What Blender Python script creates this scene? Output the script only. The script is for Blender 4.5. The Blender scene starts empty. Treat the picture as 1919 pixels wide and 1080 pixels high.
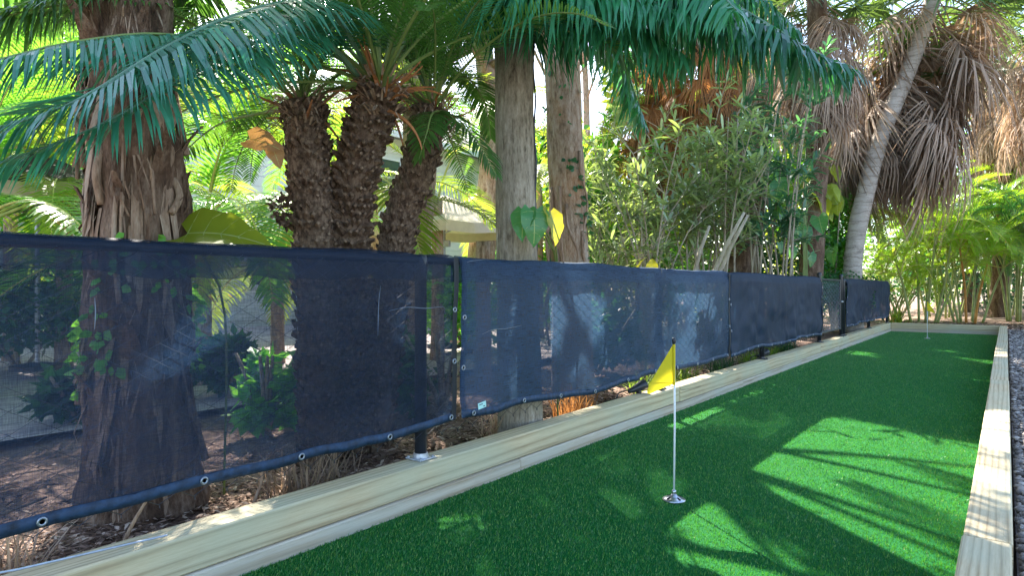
import bpy, math, random
import numpy as np
from mathutils import Vector, Matrix, noise
R = random.Random(7)
# ------------------------------------------------------------------ camera, sky, sun, exposure
sc = bpy.context.scene
COL = sc.collection
F = 1200.0; TH = math.atan(926.5 / F); CT, ST = math.cos(TH), math.sin(TH); H = 1.1
cam = bpy.data.cameras.new('camera'); cam.lens = F / 1919 * 36; cam.sensor_width = 36
cam.clip_start = 0.05; cam.clip_end = 900
co = bpy.data.objects.new('camera', cam); COL.objects.link(co)
co.location = (0, 0, H); co.rotation_euler = (math.radians(90), 0, TH)
sc.camera = co
EL = math.radians(41); AZ = math.atan2(-0.80, 0.60)
S = Vector((math.sin(AZ) * math.cos(EL), math.cos(AZ) * math.cos(EL), math.sin(EL)))   # towards the sun
w = bpy.data.worlds.new('World'); sc.world = w; w.use_nodes = True
nt = w.node_tree; sky = nt.nodes.new('ShaderNodeTexSky'); sky.sky_type = 'NISHITA'; sky.sun_disc = False
sky.sun_elevation = EL; sky.sun_rotation = AZ; sky.air_density = 1.0; sky.dust_density = 1.0
bg = nt.nodes['Background']; bg.inputs['Strength'].default_value = 0.13
nt.links.new(sky.outputs[0], bg.inputs['Color'])
sl = bpy.data.lights.new('sun', 'SUN'); sl.energy = 5.0; sl.angle = math.radians(0.5); sl.color = (1.0, 0.93, 0.82)
so = bpy.data.objects.new('sun', sl); COL.objects.link(so); so.rotation_euler = S.to_track_quat('Z', 'Y').to_euler()
so.location = (-20, 15, 30)
sc.view_settings.view_transform = 'Standard'; sc.view_settings.look = 'None'
sc.view_settings.exposure = 2.2; sc.view_settings.gamma = 1.0; sc.view_settings.use_curve_mapping = False
sc.cycles.max_bounces = 6; sc.cycles.transparent_max_bounces = 10; sc.cycles.transmission_bounces = 6

# ------------------------------------------------------------------ helpers
def W(u, v, D):
    """a point of the place from a sighting (photo column, row) and its distance ahead"""
    r = (u - 959.5) / F; z = H + D * (541.8 - v) / F
    return Vector((D * (CT * r - ST), D * (ST * r + CT), z))
def tag(o, label=None, cat=None, group=None, kind=None):
    if label: o['label'] = label
    if cat: o['category'] = cat
    if group: o['group'] = group
    if kind: o['kind'] = kind
    return o
def empty(name, loc, label=None, cat=None, group=None, rz=0):
    o = bpy.data.objects.new(name, None); COL.objects.link(o); o.location = loc; o.rotation_euler.z = rz
    o.empty_display_size = 0.1
    return tag(o, label, cat, group)
def link(name, me, parent=None, loc=(0, 0, 0), rot=(0, 0, 0), scale=1.0):
    o = bpy.data.objects.new(name, me); COL.objects.link(o)
    o.location = loc; o.rotation_euler = rot
    o.scale = (scale,) * 3 if isinstance(scale, (int, float)) else scale
    if parent: o.parent = parent
    return o
def catmull(pts, n):
    P = [Vector(p) for p in pts]; P = [P[0] * 2 - P[1]] + P + [P[-1] * 2 - P[-2]]
    raw = []
    for i in range(1, len(P) - 2):
        for k in range(12):
            t = k / 12; a, b, c, d = P[i - 1:i + 3]
            raw.append(0.5 * ((2 * b) + (c - a) * t + (2 * a - 5 * b + 4 * c - d) * t * t + (3 * b - a - 3 * c + d) * t ** 3))
    raw.append(P[-2]); L = [0]
    for i in range(1, len(raw)): L.append(L[-1] + (raw[i] - raw[i - 1]).length)
    out = []; j = 0
    for k in range(n):
        s = L[-1] * k / (n - 1)
        while j < len(L) - 2 and L[j + 1] < s: j += 1
        f = (s - L[j]) / max(1e-9, L[j + 1] - L[j]); out.append(raw[j].lerp(raw[j + 1], min(1, f)))
    return out
class MB:
    def __init__(s): s.v = []; s.f = []; s.m = []
    def add(s, vs, fs, m=0):
        b = len(s.v); s.v += [tuple(p) for p in vs]; s.f += [tuple(b + i for i in f) for f in fs]; s.m += [m] * len(fs); return s
    def box(s, c, d, rot=None, m=0, bev=0.0):
        c = Vector(c); hx, hy, hz = d[0] / 2, d[1] / 2, d[2] / 2
        if bev <= 0:
            vs = [Vector((x, y, z)) for x in (-hx, hx) for y in (-hy, hy) for z in (-hz, hz)]
            fs = [(0, 1, 3, 2), (4, 6, 7, 5), (0, 4, 5, 1), (2, 3, 7, 6), (0, 2, 6, 4), (1, 5, 7, 3)]
        else:                                                  # box with chamfered edges along its longest axis kept simple: all 12 edges
            vs = []; fs = []; idx = {}
            for sx in (-1, 1):
                for sy in (-1, 1):
                    for sz in (-1, 1):
                        for ax in range(3):
                            p = [sx * (hx - bev), sy * (hy - bev), sz * (hz - bev)]; p[ax] = (sx * hx, sy * hy, sz * hz)[ax]
                            idx[(sx, sy, sz, ax)] = len(vs); vs.append(Vector(p))
            for ax in range(3):
                a, b = (ax + 1) % 3, (ax + 2) % 3
                for sg in (-1, 1):
                    q = []
                    for (sa, sb) in ((-1, -1), (1, -1), (1, 1), (-1, 1)):
                        k = [0, 0, 0]; k[ax] = sg; k[a] = sa; k[b] = sb; q.append(idx[(*k, ax)])
                    fs.append(tuple(q if sg > 0 else q[::-1]))
                for sa in (-1, 1):
                    for sb in (-1, 1):
                        q = []
                        for sg in (-1, 1):
                            k = [0, 0, 0]; k[ax] = sg; k[a] = sa; k[b] = sb; q.append((idx[(*k, a)], idx[(*k, b)]))
                        f = (q[0][0], q[1][0], q[1][1], q[0][1]); fs.append(f if sa * sb > 0 else f[::-1])
            for sx in (-1, 1):
                for sy in (-1, 1):
                    for sz in (-1, 1):
                        f = tuple(idx[(sx, sy, sz, ax)] for ax in range(3)); fs.append(f if sx * sy * sz > 0 else f[::-1])
        if rot is not None: vs = [rot @ p for p in vs]
        return s.add([c + p for p in vs], fs, m)
    def tube(s, pts, rad, sides=6, m=0, cap=True, jit=0.0, rnd=None):
        n = len(pts); vs = []; fs = []; ref = None
        for i, p in enumerate(pts):
            t = (Vector(pts[min(i + 1, n - 1)]) - Vector(pts[max(i - 1, 0)])).normalized()
            if ref is None: ref = Vector((1, 0, 0)) if abs(t.x) < 0.8 else Vector((0, 1, 0))
            a = (ref - t * ref.dot(t)).normalized(); ref = a; b = t.cross(a)
            r = rad[i] if hasattr(rad, '__len__') else rad
            for k in range(sides):
                an = 2 * math.pi * k / sides; rr = r * (1 + (jit * (rnd.random() - .5) * 2 if jit else 0))
                vs.append(Vector(p) + (a * math.cos(an) + b * math.sin(an)) * rr)
        for i in range(n - 1):
            for k in range(sides):
                k2 = (k + 1) % sides; fs.append((i * sides + k, i * sides + k2, (i + 1) * sides + k2, (i + 1) * sides + k))
        if cap: fs.append(tuple(range(sides))[::-1]); fs.append(tuple((n - 1) * sides + k for k in range(sides)))
        return s.add(vs, fs, m)
    def lathe(s, prof, sides=16, o=(0, 0, 0), m=0):
        o = Vector(o); vs = []; fs = []
        for r, z in prof:
            for k in range(sides):
                an = 2 * math.pi * k / sides; vs.append(o + Vector((r * math.cos(an), r * math.sin(an), z)))
        for i in range(len(prof) - 1):
            for k in range(sides):
                k2 = (k + 1) % sides; fs.append((i * sides + k, i * sides + k2, (i + 1) * sides + k2, (i + 1) * sides + k))
        if prof[-1][0] > 0: fs.append(tuple((len(prof) - 1) * sides + k for k in range(sides)))
        return s.add(vs, fs, m)
    def strip(s, cen, wid, m=0):
        """a blade: centre points and half-width vectors, tapering to a point at the end"""
        vs = []; fs = []
        for c, wv in zip(cen[:-1], wid): vs += [c - wv, c + wv]
        vs.append(cen[-1]); n = len(cen) - 1
        for i in range(n - 1): fs.append((2 * i, 2 * i + 1, 2 * i + 3, 2 * i + 2))
        fs.append((2 * n - 2, 2 * n - 1, 2 * n)); return s.add(vs, fs, m)
    def mesh(s, name, mats, smooth=False):
        me = bpy.data.meshes.new(name); me.from_pydata(s.v, [], s.f)
        for m in (mats if isinstance(mats, (list, tuple)) else [mats]): me.materials.append(m)
        me.polygons.foreach_set('material_index', s.m)
        if smooth: me.polygons.foreach_set('use_smooth', [True] * len(s.f))
        me.update(); return me
    def build(s, name, mats, parent=None, smooth=False, origin=None):
        if origin is not None:
            o = Vector(origin); s.v = [(p[0] - o.x, p[1] - o.y, p[2] - o.z) for p in s.v]
        return link(name, s.mesh(name, mats, smooth), parent)
def np_mesh(name, verts, faces, mat):
    """many equal polygons at once: verts (n,3), faces (m,k)"""
    me = bpy.data.meshes.new(name); n, (m, k) = len(verts), faces.shape
    me.vertices.add(n); me.vertices.foreach_set('co', np.ascontiguousarray(verts, dtype=np.float32).ravel())
    me.loops.add(m * k); me.loops.foreach_set('vertex_index', np.ascontiguousarray(faces, dtype=np.int32).ravel())
    me.polygons.add(m); me.polygons.foreach_set('loop_start', np.arange(0, m * k, k, dtype=np.int32))
    me.materials.append(mat); me.update(calc_edges=True); me.validate(); return me
def fb(p, sc_=1.0, o=3):
    return noise.fractal(Vector(p) * sc_, 0.6, 2.0, o)

# ------------------------------------------------------------------ materials
class NT:
    def __init__(s, name):
        s.mat = bpy.data.materials.new(name); s.mat.use_nodes = True; s.t = s.mat.node_tree; s.t.nodes.clear()
        s.out = s.n('ShaderNodeOutputMaterial')
    def n(s, typ, **kw):
        nd = s.t.nodes.new(typ)
        for k, v in kw.items():
            if hasattr(nd, k): setattr(nd, k, v)
        return nd
    def set(s, nd, **kw):
        for k, v in kw.items(): nd.inputs[k.replace('_', ' ')].default_value = v
        return nd
    def l(s, a, b): s.t.links.new(a, b)
    def ramp(s, fac, stops, interp='LINEAR'):
        r = s.n('ShaderNodeValToRGB'); r.color_ramp.interpolation = interp
        e = r.color_ramp.elements
        while len(e) < len(stops): e.new(0.5)
        for el, (p, c) in zip(e, stops): el.position = p; el.color = (*c, 1) if len(c) == 3 else c
        s.l(fac, r.inputs[0]); return r.outputs[0]
    def noise(s, scale, detail=4, rough=.6, vec=None, stretch=None, coord='Object'):
        nz = s.n('ShaderNodeTexNoise'); s.set(nz, Scale=scale, Detail=detail, Roughness=rough)
        src = s.n('ShaderNodeNewGeometry').outputs['Position'] if coord == 'World' else s.n('ShaderNodeTexCoord').outputs[coord]
        if stretch:
            mp = s.n('ShaderNodeMapping'); mp.inputs['Scale'].default_value = stretch; s.l(src, mp.inputs[0]); src = mp.outputs[0]
        s.l(src, nz.inputs['Vector']); return nz.outputs['Fac']
    def mix(s, fac, a, b, mode='MIX'):
        m = s.n('ShaderNodeMix', data_type='RGBA', blend_type=mode)
        for sock, v in ((m.inputs[0], fac), (m.inputs[6], a), (m.inputs[7], b)):
            if isinstance(v, (int, float)): sock.default_value = v
            elif isinstance(v, tuple): sock.default_value = (*v, 1)
            else: s.l(v, sock)
        return m.outputs[2]
    def math(s, op, a, b=None, c=None):
        m = s.n('ShaderNodeMath', operation=op)
        for i, v in enumerate((a, b, c)):
            if v is None: continue
            if isinstance(v, (int, float)): m.inputs[i].default_value = v
            else: s.l(v, m.inputs[i])
        return m.outputs[0]
    def bump(s, h, strength=.4, dist=.01):
        b = s.n('ShaderNodeBump'); s.set(b, Strength=strength, Distance=dist); s.l(h, b.inputs['Height']); return b.outputs[0]
    def pbr(s, col, rough=.7, normal=None, spec=.4, metal=0, sheen=0):
        p = s.n('ShaderNodeBsdfPrincipled'); p.inputs['Specular IOR Level'].default_value = spec
        p.inputs['Metallic'].default_value = metal; p.inputs['Sheen Weight'].default_value = sheen
        for k, v in (('Base Color', col), ('Roughness', rough)):
            if isinstance(v, tuple): p.inputs[k].default_value = (*v, 1)
            elif isinstance(v, (int, float)): p.inputs[k].default_value = v
            else: s.l(v, p.inputs[k])
        if normal: s.l(normal, p.inputs['Normal'])
        return p.outputs[0]
    def done(s, sh): s.l(sh, s.out.inputs['Surface']); return s.mat
def plain(name, col, rough=.6, spec=.4, metal=0, var=.25, scale=12, bump=.15):
    m = NT(name); f = m.noise(scale, 5); c = m.ramp(f, [(.25, tuple(x * (1 - var) for x in col)), (.75, tuple(min(1, x * (1 + var)) for x in col))])
    return m.done(m.pbr(c, rough, m.bump(f, bump, .004), spec, metal))
def leafmat(name, top, thru, tw=.42, rough=.38, var=.35, dry=None, spec=.5, nscale=2.5):
    m = NT(name); oi = m.n('ShaderNodeObjectInfo'); geo = m.n('ShaderNodeNewGeometry')
    nz = m.noise(nscale, 3, .7, coord='World'); isl = geo.outputs['Random Per Island']
    k = m.math('ADD', m.math('MULTIPLY', oi.outputs['Random'], .45), m.math('ADD', m.math('MULTIPLY', nz, .35), m.math('MULTIPLY', isl, .3)))
    lo = tuple(x * (1 - var) for x in top); hi = tuple(min(1, x * (1 + var * 1.3)) for x in top)
    c = m.ramp(k, [(.2, lo), (.8, hi)])
    tl = tuple(x * (1 - var) for x in thru); th = tuple(min(1, x * (1 + var)) for x in thru)
    t = m.ramp(k, [(.2, tl), (.8, th)])
    if dry:
        d = m.math('GREATER_THAN', m.math('ADD', m.math('MULTIPLY', isl, .5), m.math('MULTIPLY', nz, .7)), .82)
        c = m.mix(d, c, dry); t = m.mix(d, t, dry)
    p = m.pbr(c, rough, None, spec); tr = m.n('ShaderNodeBsdfTranslucent'); m.l(t, tr.inputs[0])
    mx = m.n('ShaderNodeMixShader'); mx.inputs[0].default_value = tw; m.l(p, mx.inputs[1]); m.l(tr.outputs[0], mx.inputs[2])
    return m.done(mx.outputs[0])
M = {}
def build_materials():
    # pressure-treated timber: growth bands along the length, knots, grey-green bloom, checks
    def timber(name, a, b, bloom):
        m = NT(name); oi = m.n('ShaderNodeObjectInfo'); tc = m.n('ShaderNodeTexCoord'); mp = m.n('ShaderNodeMapping')
        mp.inputs['Scale'].default_value = (1, .05, 1); m.l(tc.outputs['Object'], mp.inputs[0])
        off = m.n('ShaderNodeVectorMath', operation='ADD'); m.l(mp.outputs[0], off.inputs[0])
        cm = m.n('ShaderNodeCombineXYZ'); m.l(m.math('MULTIPLY', oi.outputs['Random'], 3.1), cm.inputs[0]); m.l(m.math('MULTIPLY', oi.outputs['Random'], 1.7), cm.inputs[2]); m.l(cm.outputs[0], off.inputs[1])
        wv = m.n('ShaderNodeTexWave', wave_type='RINGS', rings_direction='Y'); m.set(wv, Scale=13, Distortion=6.5, Detail=2.5, Detail_Scale=.8)
        m.l(off.outputs[0], wv.inputs['Vector'])
        nz = m.n('ShaderNodeTexNoise'); m.set(nz, Scale=110, Detail=6, Roughness=.75); m.l(off.outputs[0], nz.inputs['Vector'])
        big = m.noise(2.2, 3, .6, stretch=(1, .5, 1)); vo = m.n('ShaderNodeTexVoronoi'); m.set(vo, Scale=2.6, Randomness=1.0); m.l(tc.outputs['Object'], vo.inputs['Vector'])
        c = m.ramp(wv.outputs['Fac'], [(.0, b), (.62, tuple(x * .9 for x in b)), (.9, a), (1, tuple(x * .8 for x in a))])
        c = m.mix(m.ramp(nz.outputs['Fac'], [(.42, (0, 0, 0)), (.70, (.5, .5, .5))]), c, (.58, .48, .38), 'MULTIPLY')
        c = m.mix(m.ramp(big, [(.42, (0, 0, 0)), (.66, (1, 1, 1))]), c, m.mix(.5, c, bloom))
        kn = m.ramp(vo.outputs['Distance'], [(.025, (1, 1, 1)), (.05, (0, 0, 0))]); c = m.mix(m.math('MULTIPLY', kn, .75), c, (.10, .055, .03))
        ck = m.n('ShaderNodeTexNoise'); m.set(ck, Scale=7, Detail=2); mp2 = m.n('ShaderNodeMapping'); mp2.inputs['Scale'].default_value = (1, .018, 1.0)
        m.l(tc.outputs['Object'], mp2.inputs[0]); m.l(mp2.outputs[0], ck.inputs['Vector'])
        crack = m.ramp(m.math('ABSOLUTE', m.math('SUBTRACT', ck.outputs['Fac'], .585)), [(.0, (1, 1, 1)), (.004, (0, 0, 0))])
        c = m.mix(m.math('MULTIPLY', crack, .6), c, (.06, .045, .03))
        hgt = m.math('SUBTRACT', m.math('ADD', m.math('MULTIPLY', wv.outputs['Fac'], .3), m.math('MULTIPLY', nz.outputs['Fac'], .6)), m.math('MULTIPLY', crack, 1.5))
        return m.done(m.pbr(c, .78, m.bump(hgt, .5, .004), .25))
    M['timber'] = timber('treated_timber', (.52, .40, .24), (.64, .52, .33), (.46, .49, .36))
    M['timber_low'] = timber('treated_timber_pale', (.50, .39, .27), (.62, .52, .40), (.50, .50, .43))
    # turf backing + blades
    m = NT('turf_backing'); f = m.noise(900, 3, .8, coord='World'); g = m.noise(1.1, 3, .6, coord='World')
    c = m.mix(m.ramp(g, [(.3, (.0, .0, .0)), (.7, (1, 1, 1))]), (.003, .080, .020), (.006, .12, .026))
    c = m.mix(m.ramp(f, [(.3, (0, 0, 0)), (.72, (1, 1, 1))]), c, (.012, .19, .034))
    M['turf'] = m.done(m.pbr(c, .75, m.bump(f, .9, .006), .1))
    m = NT('turf_blade'); geo = m.n('ShaderNodeNewGeometry')
    c = m.ramp(geo.outputs['Random Per Island'], [(0, (.003, .095, .022)), (.6, (.007, .17, .034)), (.80, (.05, .26, .045)), (.93, (.20, .36, .06)), (1, (.36, .48, .13))])
    c = m.mix(m.ramp(m.noise(1.6, 4, .65, coord='World', stretch=(1, .45, 1)), [(.35, (.55, .55, .55)), (.65, (0, 0, 0))]), c, (.55, .68, .55), 'MULTIPLY')
    tr = m.n('ShaderNodeBsdfTranslucent'); tr.inputs[0].default_value = (.10, .45, .03, 1)
    mx = m.n('ShaderNodeMixShader'); mx.inputs[0].default_value = .28; m.l(m.pbr(c, .42, None, .75), mx.inputs[1]); m.l(tr.outputs[0], mx.inputs[2])
    M['blade'] = m.done(mx.outputs[0])
    # leaf litter / mulch
    m = NT('mulch'); f = m.noise(14, 6, .75, coord='World'); g = m.noise(1.3, 4, .6, coord='World'); fine = m.noise(90, 3, .7, coord='World')
    c = m.ramp(f, [(.3, (.05, .028, .02)), (.5, (.22, .135, .10)), (.72, (.48, .35, .28))]); c = m.mix(m.ramp(g, [(.4, (0, 0, 0)), (.65, (1, 1, 1))]), c, (.36, .25, .20))
    M['mulch'] = m.done(m.pbr(c, .9, m.bump(m.math('ADD', f, m.math('MULTIPLY', fine, .5)), .9, .03), .15))
    m = NT('bark_chip'); geo = m.n('ShaderNodeNewGeometry')
    c = m.ramp(geo.outputs['Random Per Island'], [(0, (.035, .02, .014)), (.4, (.17, .10, .065)), (.75, (.42, .28, .21)), (1, (.62, .48, .38))])
    M['chip'] = m.done(m.pbr(c, .85, None, .2))
    m = NT('gravel_stone'); geo = m.n('ShaderNodeNewGeometry'); f = m.noise(40, 3, coord='World')
    c = m.ramp(geo.outputs['Random Per Island'], [(0, (.10, .085, .08)), (.4, (.24, .21, .20)), (.75, (.36, .31, .28)), (1, (.52, .48, .45))])
    M['pebble'] = m.done(m.pbr(m.mix(.3, c, m.ramp(f, [(.3, (.1, .1, .1)), (.7, (.6, .6, .6))]), 'MULTIPLY'), .8))
    M['gravel'] = plain('gravel_bed', (.18, .15, .14), .9, scale=60, bump=.8)
    M['ground'] = plain('leaf_litter_ground', (.20, .15, .10), .95, scale=3, var=.5, bump=.6)
    # privacy cloth: woven, half see-through
    def cloth(name, col, thru, alpha):
        m = NT(name); tc = m.n('ShaderNodeTexCoord')
        yarn = m.noise(1.0, 3, .75, stretch=(1, 9, 260)); yarn2 = m.noise(1.0, 2, .6, stretch=(1, 330, 25)); big = m.noise(1.7, 4, .65); fine = m.noise(220, 1, .5)
        k = m.math('ADD', m.math('MULTIPLY', yarn, .6), m.math('MULTIPLY', yarn2, .4))
        c = m.ramp(k, [(.3, tuple(x * .3 for x in col)), (.7, tuple(x * 2.1 for x in col))])
        dust = m.ramp(big, [(.45, (0, 0, 0)), (.75, (1, 1, 1))]); c = m.mix(m.math('MULTIPLY', dust, .38), c, tuple(min(1, x * 2.2 + .02) for x in col))
        d = m.pbr(c, .62, m.bump(k, .35, .002), .35); tr = m.n('ShaderNodeBsdfTranslucent'); tr.inputs[0].default_value = (*thru, 1)
        mx = m.n('ShaderNodeMixShader'); mx.inputs[0].default_value = .30; m.l(d, mx.inputs[1]); m.l(tr.outputs[0], mx.inputs[2])
        tp = m.n('ShaderNodeBsdfTransparent'); tp.inputs[0].default_value = (.92, .93, 1, 1)
        a = m.ramp(k, [(.32, (alpha * 1.9,) * 3), (.66, (alpha * .35,) * 3)])
        m2 = m.n('ShaderNodeMixShader'); m.l(a, m2.inputs[0]); m.l(mx.outputs[0], m2.inputs[1]); m.l(tp.outputs[0], m2.inputs[2])
        return m.done(m2.outputs[0])
    M['cloth_dark'] = cloth('navy_shade_cloth', (.006, .015, .036), (.015, .04, .09), .31)
    M['cloth_blue'] = cloth('backlit_blue_shade_cloth', (.016, .040, .086), (.05, .11, .20), .17)  # lighter base colour stands in for sun on the back of this panel
    M['cloth_deep'] = cloth('deep_navy_shade_cloth', (.005, .019, .046), (.01, .04, .09), .03)
    M['hem'] = plain('cloth_hem', (.014, .036, .078), .6, scale=28, var=.75, bump=.8)
    M['scratch'] = plain('pale_scratched_yarn', (.20, .23, .28), .7)
    M['seam'] = plain('cloth_edge_binding', (.012, .016, .024), .6, scale=50)
    M['iron'] = plain('black_coated_steel', (.018, .021, .028), .38, .5, scale=30)
    M['wire'] = plain('black_vinyl_wire', (.022, .026, .034), .4, .5, scale=30)
    M['galv'] = plain('galvanised_plate', (.42, .45, .50), .42, .5, .7, scale=30)
    M['brass'] = plain('grommet_metal', (.30, .33, .38), .35, .5, .8, scale=30)
    M['hole'] = plain('dark_opening', (.008, .008, .01), .8)
    M['tagw'] = plain('mint_label_fabric', (.45, .74, .70), .7, var=.08)
    M['tagink'] = plain('label_print', (.05, .12, .13), .7)
    m = NT('yellow_flag_nylon'); f = m.noise(500, 2, coord='Object')
    tr = m.n('ShaderNodeBsdfTranslucent'); tr.inputs[0].default_value = (.80, .66, .02, 1); mx = m.n('ShaderNodeMixShader'); mx.inputs[0].default_value = .35
    m.l(m.pbr(m.ramp(f, [(.3, (.66, .52, .008)), (.7, (.80, .66, .016))]), .55), mx.inputs[1]); m.l(tr.outputs[0], mx.inputs[2]); M['flag'] = m.done(mx.outputs[0])
    M['stick'] = plain('white_fibreglass', (.78, .80, .82), .3, .5, var=.05)
    M['steel'] = plain('brushed_steel', (.55, .57, .60), .28, .5, 1.0, scale=60)
    # bark
    def bark(name, cols, stretch, rings=0, bump=.9, dist=.02, scale=6):
        m = NT(name); f = m.noise(scale, 6, .72, stretch=stretch, coord='World'); g = m.noise(2.2, 4, .6, coord='World'); fine = m.noise(70, 3, .7, coord='World', stretch=(1, 1, .35))
        k = m.math('ADD', m.math('MULTIPLY', f, .7), m.math('MULTIPLY', fine, .3))
        c = m.ramp(k, [(.33, cols[0]), (.47, cols[1]), (.66, cols[2])]); c = m.mix(m.ramp(g, [(.45, (0, 0, 0)), (.7, (1, 1, 1))]), c, m.mix(.55, c, cols[3]))
        h = k
        if rings:
            sx = m.n('ShaderNodeSeparateXYZ'); gg = m.n('ShaderNodeNewGeometry'); m.l(gg.outputs['Position'], sx.inputs[0])
            wv = m.math('SINE', m.math('ADD', m.math('MULTIPLY', sx.outputs[2], rings), m.math('MULTIPLY', g, 9)))
            c = m.mix(m.ramp(wv, [(.9, (0, 0, 0)), (1.0, (.5, .5, .5))]), c, cols[0]); h = m.math('ADD', k, m.math('MULTIPLY', wv, .08))
        return m.done(m.pbr(c, .88, m.bump(h, bump, dist), .2))
    M['bark_grey'] = bark('grey_palm_bark', ((.045, .036, .028), (.30, .255, .20), (.56, .50, .42), (.21, .19, .13)), (1.8, 1.8, .32), 0, 1.0, .03, 17)
    M['bark_tan'] = bark('tan_palm_bark', ((.05, .035, .025), (.31, .22, .15), (.54, .45, .36), (.40, .21, .10)), (1.7, 1.7, .4), 0, 1.0, .03, 14)
    M['bark_lean'] = bark('ringed_palm_bark', ((.12, .10, .085), (.40, .34, .285), (.54, .48, .42), (.34, .30, .25)), (.6, .6, 2.2), 30, .7, .02, 6)
    M['bark_boot'] = bark('peeling_boot_bark', ((.014, .009, .007), (.115, .07, .046), (.33, .24, .175), (.15, .09, .06)), (1.5, 1.5, .4), 0, 1.0, .03, 8)
    M['scale_dark'] = bark('cycad_leaf_base', ((.014, .009, .006), (.105, .068, .046), (.30, .215, .15), (.12, .075, .05)), (1, 1, 1), 0, 1.0, .02, 22)
    M['scale_tip'] = bark('cycad_leaf_base_tip', ((.03, .02, .014), (.16, .11, .075), (.38, .28, .20), (.13, .085, .06)), (1, 1, .5), 0, 1.0, .01, 30)
    M['strip'] = bark('dry_bark_strip', ((.08, .05, .035), (.28, .19, .13), (.48, .38, .29), (.3, .2, .14)), (2, 2, .3), 0, .8, .01, 12)
    M['cane'] = bark('pale_cane_bark', ((.12, .095, .065), (.33, .28, .21), (.50, .44, .34), (.28, .27, .17)), (1, 1, .4), 0, .5, .008, 14)
    M['greencane'] = plain('areca_cane', (.26, .30, .10), .5, .4, var=.4, scale=8)
    M['orangecane'] = plain('orange_areca_cane', (.48, .22, .05), .5, .4, var=.35, scale=8)
    M['rachis'] = plain('frond_midrib', (.16, .22, .06), .45, .4, scale=8)
    M['rachis_y'] = plain('yellow_frond_midrib', (.42, .40, .10), .45, .4, scale=8)
    M['rachis_b'] = plain('blue_green_midrib', (.10, .20, .13), .4, .5, scale=8)
    M['petiole_dry'] = plain('dry_orange_petiole', (.34, .14, .05), .65, .3, var=.4, scale=10)
    # leaves
    M['cycad'] = leafmat('cycad_leaflet', (.036, .21, .125), (.08, .40, .14), .30, .3, .4, spec=.6)  # teal carries the blue sky light on the shaded front fronds
    M['cycad_top'] = leafmat('cycad_crown_leaflet', (.050, .135, .030), (.20, .40, .04), .36, .36, .4)
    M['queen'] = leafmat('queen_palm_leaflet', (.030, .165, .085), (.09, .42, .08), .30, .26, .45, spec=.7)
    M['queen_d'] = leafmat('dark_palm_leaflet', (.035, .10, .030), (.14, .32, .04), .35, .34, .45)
    M['lime'] = leafmat('backlit_palm_leaflet', (.12, .21, .025), (.40, .54, .04), .52, .4, .5, dry=(.50, .34, .06))
    M['lime2'] = leafmat('bright_palm_leaflet', (.07, .22, .030), (.23, .54, .04), .5, .36, .35)
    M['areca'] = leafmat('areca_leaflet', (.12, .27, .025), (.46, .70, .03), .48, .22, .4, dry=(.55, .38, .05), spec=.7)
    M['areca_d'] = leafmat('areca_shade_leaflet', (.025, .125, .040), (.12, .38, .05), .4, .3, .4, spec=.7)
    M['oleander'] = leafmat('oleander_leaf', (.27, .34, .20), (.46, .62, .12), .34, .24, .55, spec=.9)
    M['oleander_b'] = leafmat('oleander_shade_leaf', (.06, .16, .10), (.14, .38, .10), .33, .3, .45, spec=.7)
    M['sabal'] = leafmat('sabal_leaf', (.060, .115, .050), (.20, .32, .05), .35, .42, .4)
    M['dead'] = leafmat('dead_palm_leaf', (.36, .27, .205), (.44, .29, .17), .30, .7, .5, spec=.2)
    M['dead_o'] = leafmat('orange_dead_palm_leaf', (.34, .17, .075), (.60, .27, .08), .38, .7, .45, spec=.2)
    M['philo'] = leafmat('philodendron_leaf', (.055, .20, .070), (.20, .50, .06), .38, .3, .2, spec=.6)
    M['philo_y'] = leafmat('yellow_philodendron_leaf', (.36, .36, .03), (.70, .62, .04), .45, .34, .25, spec=.5)
    M['philo_l'] = leafmat('lime_philodendron_leaf', (.23, .30, .025), (.50, .58, .04), .45, .32, .2, spec=.5)
    M['vein'] = leafmat('leaf_vein', (.45, .52, .18), (.6, .66, .2), .35, .4, .15)
    M['dryleaf'] = leafmat('dry_brown_leaf', (.36, .20, .09), (.52, .27, .08), .3, .6, .3, spec=.3)
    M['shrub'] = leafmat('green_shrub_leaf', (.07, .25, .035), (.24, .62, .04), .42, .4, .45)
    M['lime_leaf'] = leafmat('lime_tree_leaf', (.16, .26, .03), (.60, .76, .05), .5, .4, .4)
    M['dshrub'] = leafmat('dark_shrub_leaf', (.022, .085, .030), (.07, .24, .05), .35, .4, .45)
    M['tall'] = leafmat('added_canopy_leaf', (.045, .125, .030), (.14, .34, .04), .35, .45, .4)
    M['grassy'] = leafmat('weed_blade', (.12, .22, .03), (.32, .48, .04), .45, .4, .5, dry=(.42, .27, .12))
    # house and garden things
    M['paint'] = plain('white_wall_paint', (.80, .80, .78), .7, .3, var=.06, scale=4)
    M['trim'] = plain('white_trim', (.82, .82, .82), .5, var=.04)
    M['roof'] = plain('grey_roof', (.26, .25, .25), .8, var=.2, scale=6)
    M['glass'] = plain('window_glass', (.04, .06, .08), .06, .8, var=.1)
    M['canvas'] = plain('tan_umbrella_canvas', (.62, .52, .40), .85, .2, var=.1)
    M['canvas_d'] = plain('dark_canvas', (.035, .030, .034), .8, .2)
    M['canvas_t'] = plain('tan_valance', (.46, .36, .26), .8, .2)
    M['paver'] = plain('patio_paving', (.60, .50, .47), .85, .2, var=.2, scale=5, bump=.4)
    M['lens'] = plain('pale_lamp_face', (.62, .66, .72), .25, .6, var=.15)
build_materials()

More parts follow.
